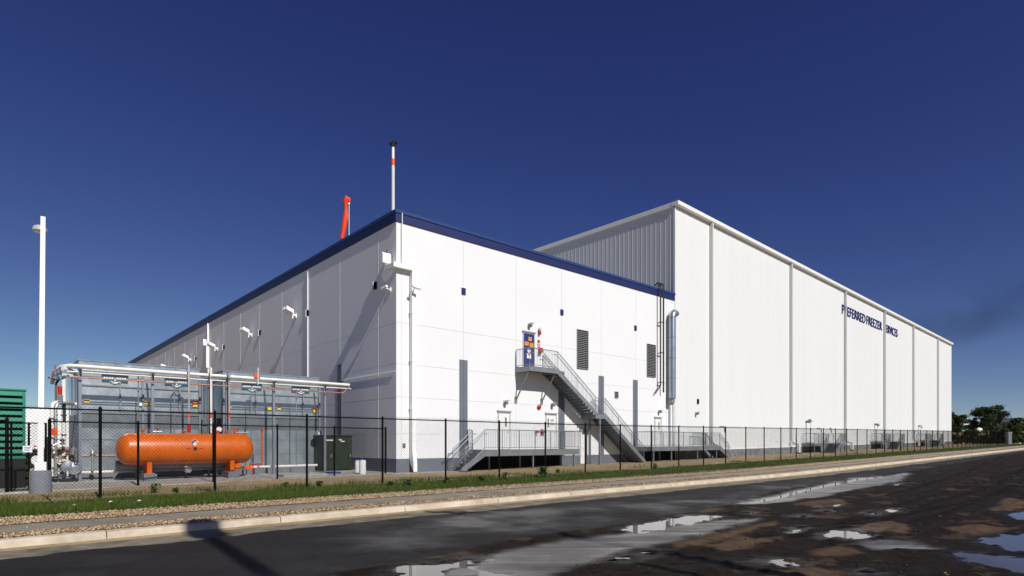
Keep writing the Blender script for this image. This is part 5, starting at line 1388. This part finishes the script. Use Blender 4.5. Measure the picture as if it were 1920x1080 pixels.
# green cabinet
gk = 46905.0; gy = gk / (2195 - 605); gfr = Frame((605 - CX) / FPX * gy, gy, 1235 / 1101, 1)
GW = (gk / (2195 - 660) - gy) * 1.5027
t = thing('transformer_cabinet', 'dark green electrical transformer cabinet near the building corner', 'transformer', gfr((GW / 2, .7, 0)), F.rz)
mb = MB(gfr); mb.box(-.1, GW + .1, -.15, 1.55, -.02, .09); mb.build('pad', 'concrete', t)
mb = MB(gfr); mb.box(0, GW, 0, 1.43, .1, 1.86); mb.build('cabinet', 'green_dark', t)
mb = MB(gfr); mb.box(-.03, GW + .03, -.05, 1.46, 1.862, 1.91); mb.build('lid', 'green_dark', t)
for x0, x1 in ((.03, GW * .33), (GW * .35, GW - .03)):
    mb = MB(gfr); mb.box(x0, x1, -.03, -.001, .16, 1.42); dr = mb.build('door', 'green_dark', t)
    mb = MB(gfr); mb.tube([(x1 - .1, -.03, .8), (x1 - .1, -.07, .8), (x1 - .1, -.07, .95)], .012, 6); mb.build('handle', 'frame_grey', dr)
mb = MB(gfr)
for k in range(7): mb.box(.14 + k * .06, .185 + k * .06, -.006, -.001, 1.62, 1.68)
for k in range(3): mb.box(.86 + k * .06, .905 + k * .06, -.006, -.001, 1.65, 1.70)
for k in range(4): mb.box(.98 + k * .05, 1.02 + k * .05, -.006, -.001, 1.57, 1.62)
mb.build('stencil_lettering', 'trim_white', t)
mb = MB(gfr); mb.lathe((-.0, .5, 1.95), [(.22, -.03), (.2, .1), (.1, .2), (0, .22)], 14); mb.build('vent_dome', 'galv', t, True)
# drums
for px, py, r_, h_, lab in ((679.5, 889, .165, .66, 'white drum with blue pump, in front of the other'), (670.5, 886, .13, .60, 'slimmer white drum with blue pump, against the green cabinet')):
    d = (EYE - .035) * FPX / (py - HZ); x = (px - CX) / FPX * d
    t = thing('white_drum', lab, 'drum', (x, d, .036), 0, 'white drums by the cabinet')
    mb = MB(); mb.lathe((x, d, .036), [(r_ * .96, 0), (r_, .03), (r_, h_ - .04), (r_ * .9, h_), (r_ * .3, h_ + .01)], 20); mb.build('barrel', 'trim_white', t, True)
    mb = MB(); mb.tube([(x, d, h_), (x, d, h_ + .18)], .035, 8); mb.tube([(x, d, h_ + .15), (x - .1, d - .05, h_ + .14)], .02, 6); mb.build('pump_head', 'blue', t, True)
# concrete plank and blue hose
px, py = 572, 892; p = ground_pt(px, py, .035)
fr = Frame(p[0], p[1], 1235 / 1101, 1, .036); mb = MB(fr); mb.box(-1.1, .9, -.35, .35, 0, .09); tag(mb.build('concrete_plank', 'pad', origin=(p[0], p[1], .036)), 'flat pale concrete slab lying left of the green cabinet', 'slab')
p = ground_pt(627, 888, .035); mb = MB(); pts = []
for k in range(60):
    an = k * .5; pts.append((p[0] + .35 * math.cos(an) * (1 + .1 * math.sin(k)), p[1] - .25 + .18 * math.sin(an), .065 + .0012 * k))
mb.tube(pts, .016, 6); tag(mb.build('blue_hose', 'blue', origin=(p[0], p[1], .036)), 'coiled blue hose on the ground before the green cabinet', 'hose')

# ================================================================== weeds
def weed(px, py, h_, n, lab, m='weed', bushy=1.0):
    p = ground_pt(px, py, 0); t = thing('weed_plant', lab, 'plant', p, 0, 'weeds along the tall fence')
    rng = np.random.RandomState(int(px)); mb = MB()
    for k in range(max(3, n // 25)):
        an = rng.rand() * 6.28; r_ = .25 * h_ * rng.rand() * bushy
        mb.tube([p, (p[0] + r_ * .5 * math.cos(an), p[1] + r_ * .5 * math.sin(an), p[2] + h_ * .5), (p[0] + r_ * math.cos(an), p[1] + r_ * math.sin(an), p[2] + h_ * (.7 + .3 * rng.rand()))], .006, 4)
    mb.build('stem', m if False else 'green_dark', t)
    c = np.stack([p[0] + rng.normal(0, .22 * h_ * bushy, n), p[1] + rng.normal(0, .22 * h_ * bushy, n), p[2] + h_ * rng.rand(n) ** .8], -1)
    LT = [(-.4, 0, -.15), (0, -.5, -.5), (.4, 0, .25), (0, .9, .9)]
    s_ = np.ones((n, 3)) * rng.uniform(.035, .07, (n, 1))
    multi('foliage', c, LT, [(0, 1, 2, 3)], s_, rng.rand(n) * 6.3, m, rng.rand(n), tilt=rng.normal(0, .5, (n, 2)), parent=t)
WD_ = [(733, 913, .22, 60, 'low leafy weed left of the building corner post'), (765, 914, .30, 90, 'broad low weed under the fence near the white building corner'),
       (838, 909, .30, 70, 'weed clump at the fence post left of the low steps'), (902, 906, .32, 120, 'dark bushy weed before the low platform steps'),
       (946, 902, .42, 60, 'thin upright weed at the fence post before the low platform'), (1018, 897, .62, 200, 'tallest bushy weed, by the fence below the low platform'),
       (1046, 888, .25, 50, 'small weed just right of the tallest bushy weed'), (1228, 880, .40, 70, 'narrow weed at the fence post before the seam platform'),
       (535, 915, .22, 50, 'small weed below the right condenser'), (600, 915, .28, 60, 'small weed below the green cabinet'), (330, 926, .2, 40, 'small weed below the orange tank'),
       (289, 925, .35, 40, 'thin tall weed below the left end of the orange tank')]
for a in WD_: weed(a[0], a[1], a[2] * .78, a[3] * 2, a[4])
# small litter on the grass
for (px, py, lab) in ((206, 944, 'white scrap of paper on the grass below the left condenser'), (1345 , 868, 'white scrap on the soil behind the fence'), (138, 950, 'pale scrap of paper low on the grass at left'), (260, 942, 'tiny white scrap on the grass below the tank')):
    p = ground_pt(px, py, .05); mb = MB()
    mb.add([(p[0] - .04, p[1], p[2] + .03), (p[0] + .03, p[1] - .03, p[2] + .04), (p[0] + .05, p[1] + .04, p[2] + .05), (p[0] - .03, p[1] + .05, p[2] + .06), (p[0] - .0, p[1] + .02, p[2] + .0)], [(0, 1, 4), (1, 2, 4), (2, 3, 4), (3, 0, 4), (0, 3, 2, 1)])
    tag(mb.build('paper_scrap', 'trim_white', origin=p), lab, 'litter', 'white scraps on the ground')

# ================================================================== far background
def tree(px, ytop, wpx, d, label, base_z=None, m='leaf', n=2600, trunk=True, name='tree', low=.25, cat='tree', group='trees at the far right', leaf=.24):
    x = (px - CX) / FPX * d; g = T(d); ht = zz(ytop, d) - g; rw = wpx * d / FPX / 2
    t = thing(name, label, cat, (x, d, g), 0, group); rng = np.random.RandomState(int(px * 7 + ytop))
    mb = MB(); th = ht * (low + .15)
    if trunk:
        mb.tube([(x, d, g - .1), (x + .1, d, g + th * .5), (x, d, g + th)], [ht * .035, ht * .028, ht * .02], 8)
        for k in range(7):
            an = k * .9 + rng.rand(); e = (x + rw * .7 * math.cos(an), d + rw * .6 * math.sin(an), g + ht * (.55 + .35 * rng.rand()))
            mb.tube([(x, d, g + th * (.7 + .3 * rng.rand())), ((x + e[0]) / 2, (d + e[1]) / 2, g + (th + e[2] - g) * .52), e], [ht * .015, ht * .010, ht * .004], 5)
    else:
        for k in range(4):
            an = k * 1.6; mb.tube([(x, d, g - .05), (x + rw * .5 * math.cos(an), d + rw * .5 * math.sin(an), g + ht * .6)], .04, 5)
    mb.build('trunk', 'bark', t)
    nc = 22 if trunk else 9; cs = []
    for k in range(nc):
        u = rng.rand() ** .5; an = rng.rand() * 6.283; zc_ = low + (1 - low) * (.12 + .80 * rng.rand())
        prof_ = math.sin(math.pi * min(1, max(.12, (zc_ - low) / (1 - low) * .8 + .18)))
        cs.append((x + rw * .78 * u * math.cos(an) * prof_ ** .5, d + rw * .7 * u * math.sin(an), g + ht * zc_ * .93, rw * rng.uniform(.15, .34)))
    cs = np.array(cs); w_ = rng.randint(0, nc, n)
    v = rng.normal(0, 1, (n, 3)); v /= np.linalg.norm(v, axis=1)[:, None]; rad = rng.rand(n, 1) ** .45 * (1 + .35 * (rng.rand(n, 1) > .85))
    P = cs[w_, :3] + v * rad * cs[w_, 3:4] * np.array([[1.15, 1.1, .75]])
    P[:, 2] = np.minimum(P[:, 2], g + ht)
    LT = [(-.5, 0, -.3), (.5, 0, -.3), (.6, .2, .5), (-.4, .1, .5)]
    s_ = np.ones((n, 3)) * rng.uniform(.6, 1.1, (n, 1)) * leaf
    multi('crown', P, LT, [(0, 1, 2, 3)], s_, rng.rand(n) * 6.3, m, np.clip(rng.rand(n) * .6 + (w_ % 5) / 9, 0, 1), tilt=rng.normal(0, .6, (n, 2)), parent=t)
    return t
tree(1850, 757, 72, 150, 'large spreading dark tree right of the warehouse, tallest against the sky', n=12000, low=.34)
tree(1795, 768, 46, 165, 'dark round tree touching the far end of the warehouse', n=5500, low=.3)
tree(1822, 779, 26, 170, 'small dark tree between the large tree and the warehouse', n=3000)
tree(1918, 775, 52, 150, 'dark tree cut off by the right edge', n=7000, low=.2)
tree(1892, 788, 34, 158, 'low dark tree left of the one at the right edge', n=4000, low=.2)
SHR = [(1790, 797, 30, 138, 'yellowish bush next to the far corner of the warehouse', 'leaf_light'), (1812, 801, 34, 136, 'yellowish bush before the white vans', 'leaf_light'), (1836, 804, 34, 134, 'olive bush right of the white vans', 'leaf_light'),
       (1860, 797, 40, 134, 'dark bush under the large tree', 'leaf'), (1884, 800, 40, 130, 'dark bush before the dark-roofed house', 'leaf'), (1908, 797, 44, 130, 'olive bush near the right edge', 'leaf_light'), (1935, 794, 50, 130, 'dark bush at the right edge of the picture', 'leaf')]
for px, yt_, w_, d, lab, m_ in SHR: tree(px, yt_, w_, d, lab, m=m_, n=2600, trunk=False, name='bush', low=.0, cat='bush', group='bushes beyond the fence end', leaf=.22)
for k, px in enumerate((1789, 1801, 1815, 1829, 1843, 1857, 1871, 1885, 1901, 1917)):
    tree(px, 813 + (k % 3), 22, 122, ['low hedge bush at the far fence end, next to the warehouse', 'second low hedge bush from the warehouse', 'third low hedge bush from the warehouse', 'fourth low hedge bush from the warehouse', 'middle low hedge bush, left of centre', 'middle low hedge bush, right of centre',
         'low hedge bush before the gate pillar', 'low hedge bush beside the gate pillar', 'low hedge bush right of the gate pillar', 'low hedge bush at the right edge'][k], m='leaf', n=800, trunk=False, name='hedge_bush', low=.0, cat='bush', group='low hedge bushes behind the fence', leaf=.22)
def house(px0, px1, ytop, yeave, d, mw_, mr_, lab):
    x0 = (px0 - CX) / FPX * d; x1 = (px1 - CX) / FPX * d; g = T(d); ze = zz(yeave, d); zt_ = zz(ytop, d)
    t = thing('house', lab, 'house', ((x0 + x1) / 2, d + 4, g), 0)
    mb = MB(); mb.box(x0, x1, d, d + 8, g - .3, ze); mb.build('wall', mw_, t)
    mb = MB(); mb.prism([(x0 - .4, ze), (x1 + .4, ze), (x1 - .6, zt_), (x0 + .6, zt_)], 'y', d - .4, d + 8.4); rf_ = mb.build('roof', mr_, t)
    mb = MB(); xc = x0 * .4 + x1 * .6; mb.box(xc - .35, xc + .35, d + 3, d + 3.7, zt_ - .2, zt_ + 1.2); mb.build('chimney', 'trim_white' if mr_ == 'roof_red' else 'brick', rf_)
    n = max(2, int((x1 - x0) / 3))
    for k in range(n):
        xx = x0 + (x1 - x0) * (k + .5) / n; mb = MB(); mb.box(xx - .5, xx + .5, d - .03, d - .003, ze - 2.0, ze - .8); wf = mb.build('window', 'trim_white', t)
        mb = MB(); mb.box(xx - .42, xx + .42, d - .045, d - .031, ze - 1.92, ze - .88); mb.build('pane', 'louver_dark', wf)
house(1762, 1803, 784, 791, 180, 'brick', 'roof_red', 'brick house with a low red roof beyond the warehouse')
house(1877, 1906, 784, 792, 190, 'roof_dark', 'roof_dark', 'dark house behind the bushes near the right edge')
def van(px, d, lab, proto=None):
    x = (px - CX) / FPX * d; g = T(d)
    if proto: return copy_tree(proto, (x, d, g), None, lab)
    fr = Frame(x, d, 1, .05, g); t = thing('parked_van', lab, 'van', (x, d, g), 0, 'white vans beyond the bushes')
    mb = MB(fr); mb.prism([(-2.4, .4), (2.2, .4), (2.35, 1.2), (1.7, 1.35), (1.1, 2.1), (.6, 2.3), (-2.3, 2.3), (-2.45, 1.9)], 'y', -.95, .95); mb.build('body', 'trim_white', t)
    mb = MB(fr); mb.prism([(.2, 1.4), (1.5, 1.4), (1.0, 2.0), (.2, 2.0)], 'y', -.965, .965); mb.build('window', 'louver_dark', t)
    for xx in (-1.5, 1.5):
        mb = MB(fr); mb.lathe((xx, -1.0, .36), [(.1, 0), (.36, .02), (.36, .25), (.1, .27)], 16, 'y'); wh = mb.build('wheel', 'rubber', t, True)
    return t
v0 = van(1816, 176, 'white van under the red-roofed house side, leftmost and largest in view')
v0.location.z += 3.6; 
mb = MB(); mb.box((1780 - CX) / FPX * 172, (1850 - CX) / FPX * 172, 171, 180, 0, T(176) + 3.58); tag(mb.build('earth_bank', 'soil'), kind='structure')
o = van(1834, 176, 'white van parked under the large tree, right of the other', v0); o.location.z += 3.6
# pale gate pillar at the far end of the fence
p = (KF / (2160 - 1889)); fx_, fy_ = NF((p * NL, -.2, 0))[:2]
t = thing('gate_pillar', 'pale concrete pillar at the far end of the tall fence', 'pillar', (fx_, fy_, T(fy_)))
mb = MB(); mb.box(fx_ - .32, fx_ + .32, fy_ - .32, fy_ + .32, T(fy_) - .2, T(fy_) + 2.3); mb.build('shaft', 'concrete_base', t)
mb = MB(); mb.box(fx_ - .38, fx_ + .38, fy_ - .38, fy_ + .38, T(fy_) + 2.302, T(fy_) + 2.42); mb.build('cap_stone', 'concrete', t)

# utility poles beside and behind the camera; their shadows fall across the street
def upole(bx, by, h_, lab, transformer):
    t = thing('utility_pole', lab, 'utility pole', (bx, by, -.15), 0, 'utility poles on the near side of the street')
    mb = MB(); mb.tube([(bx, by, -.3), (bx, by, h_)], .18, 10, r2=.13); mb.build('pole', 'bark', t, True)
    if transformer:
        mb = MB(); mb.lathe((bx + .05, by, h_ - 1.0), [(.30, 0), (.33, .1), (.33, .85), (.28, .95), (.05, 1.0)], 18); mb.build('transformer', 'frame_grey', t, True)
    else:
        mb = MB(); mb.box(bx - .5, bx + .5, by - .06, by + .06, h_ - .25, h_ - .12); mb.build('crossarm', 'bark', t)
        for dx in (-.42, .42, .0):
            mb = MB(); mb.lathe((bx + dx, by, h_ - .12), [(.05, 0), (.09, .05), (.09, .14), (.03, .3)], 8); mb.build('insulator', 'louver', t, True)
k = 1 / .7985 / math.hypot(.6057, .7996) * math.hypot(.6057, .7996)
def base_from_tip(px, py, h_):
    p = ground_pt(px, py, -.1); s_ = (h_ + .1) / SUN.z; return p[0] + SUN.x * s_, p[1] + SUN.y * s_
bx, by = base_from_tip(368, 986, 12.5); upole(bx, by, 12.5, 'utility pole with a transformer beside the camera, its shadow crossing the kerb', True)
bx, by = base_from_tip(840, 956, 12.5); upole(bx, by, 12.5, 'utility pole with a crossarm out of frame at right, its shadow crossing the mud', False)

bx, by = base_from_tip(1165, 1040, 8.0)  # unseen mast added only to cast the second shadow band on the mud
t = thing('shadow_mast', 'slim bare mast added out of frame at right to cast the short shadow on the near mud', 'mast', (bx, by, -.15)); mb = MB(); mb.tube([(bx, by, -.3), (bx, by, 8.0)], .10, 10, r2=.07); mb.build('pole', 'bark', t, True); mb = MB(); mb.box(bx - .2, bx + .2, by - .2, by + .2, -.3, -.02); mb.build('base_block', 'concrete', t)
# thin dark smoke drifting at the far right
def smoke():
    m = bpy.data.materials.new('smoke'); m.use_nodes = True; t = m.node_tree; t.nodes.clear()
    o = t.nodes.new('ShaderNodeOutputMaterial'); v = t.nodes.new('ShaderNodeVolumePrincipled')
    v.inputs['Color'].default_value = (.015, .015, .02, 1)
    tc = t.nodes.new('ShaderNodeTexCoord'); n = t.nodes.new('ShaderNodeTexNoise'); n.inputs['Scale'].default_value = .03; n.inputs['Detail'].default_value = 4
    ln = t.nodes.new('ShaderNodeVectorMath'); ln.operation = 'LENGTH'
    mp = t.nodes.new('ShaderNodeMapping'); mp.inputs['Scale'].default_value = (1 / 84, 1 / 14, 1 / 19)
    t.links.new(tc.outputs['Object'], mp.inputs[0]); t.links.new(mp.outputs[0], ln.inputs[0])
    fo = t.nodes.new('ShaderNodeMapRange'); fo.inputs['From Min'].default_value = 1; fo.inputs['From Max'].default_value = .1; fo.inputs['To Min'].default_value = 0; fo.inputs['To Max'].default_value = 1
    t.links.new(ln.outputs['Value'], fo.inputs[0]); t.links.new(tc.outputs['Object'], n.inputs['Vector'])
    nr = t.nodes.new('ShaderNodeMapRange'); nr.inputs['From Min'].default_value = .38; nr.inputs['From Max'].default_value = .65; t.links.new(n.outputs['Fac'], nr.inputs[0])
    mu = t.nodes.new('ShaderNodeMath'); mu.operation = 'MULTIPLY'; t.links.new(fo.outputs[0], mu.inputs[0]); t.links.new(nr.outputs[0], mu.inputs[1])
    m2 = t.nodes.new('ShaderNodeMath'); m2.operation = 'MULTIPLY'; m2.inputs[1].default_value = .035; t.links.new(mu.outputs[0], m2.inputs[0])
    t.links.new(m2.outputs[0], v.inputs['Density']); t.links.new(v.outputs[0], o.inputs['Volume'])
    m.cycles.volume_step_rate = 4
    return m
M['smoke'] = smoke()
D = 330.0; cxs = (1850 - CX) / FPX * D; czs = zz(580, D)
mb = MB(); vs = []; fs = []; nu, nv_ = 24, 12
for i in range(nv_ + 1):
    ph = math.pi * i / nv_
    for j in range(nu):
        th = 2 * math.pi * j / nu; vs.append((84 * math.cos(ph), 14 * math.sin(ph) * math.cos(th), 19 * math.sin(ph) * math.sin(th)))
for i in range(nv_):
    for j in range(nu): fs.append((i * nu + j, (i + 1) * nu + j, (i + 1) * nu + (j + 1) % nu, i * nu + (j + 1) % nu))
mb.add(vs, fs, raw=True); sm = mb.build('smoke', 'smoke'); sm['kind'] = 'stuff'
if sum((p.center.dot(p.normal) > 0) for p in sm.data.polygons) < len(sm.data.polygons) / 2: sm.data.flip_normals()
sm.location = (cxs, D, czs); sm.rotation_euler = (0, R(-16), 0)
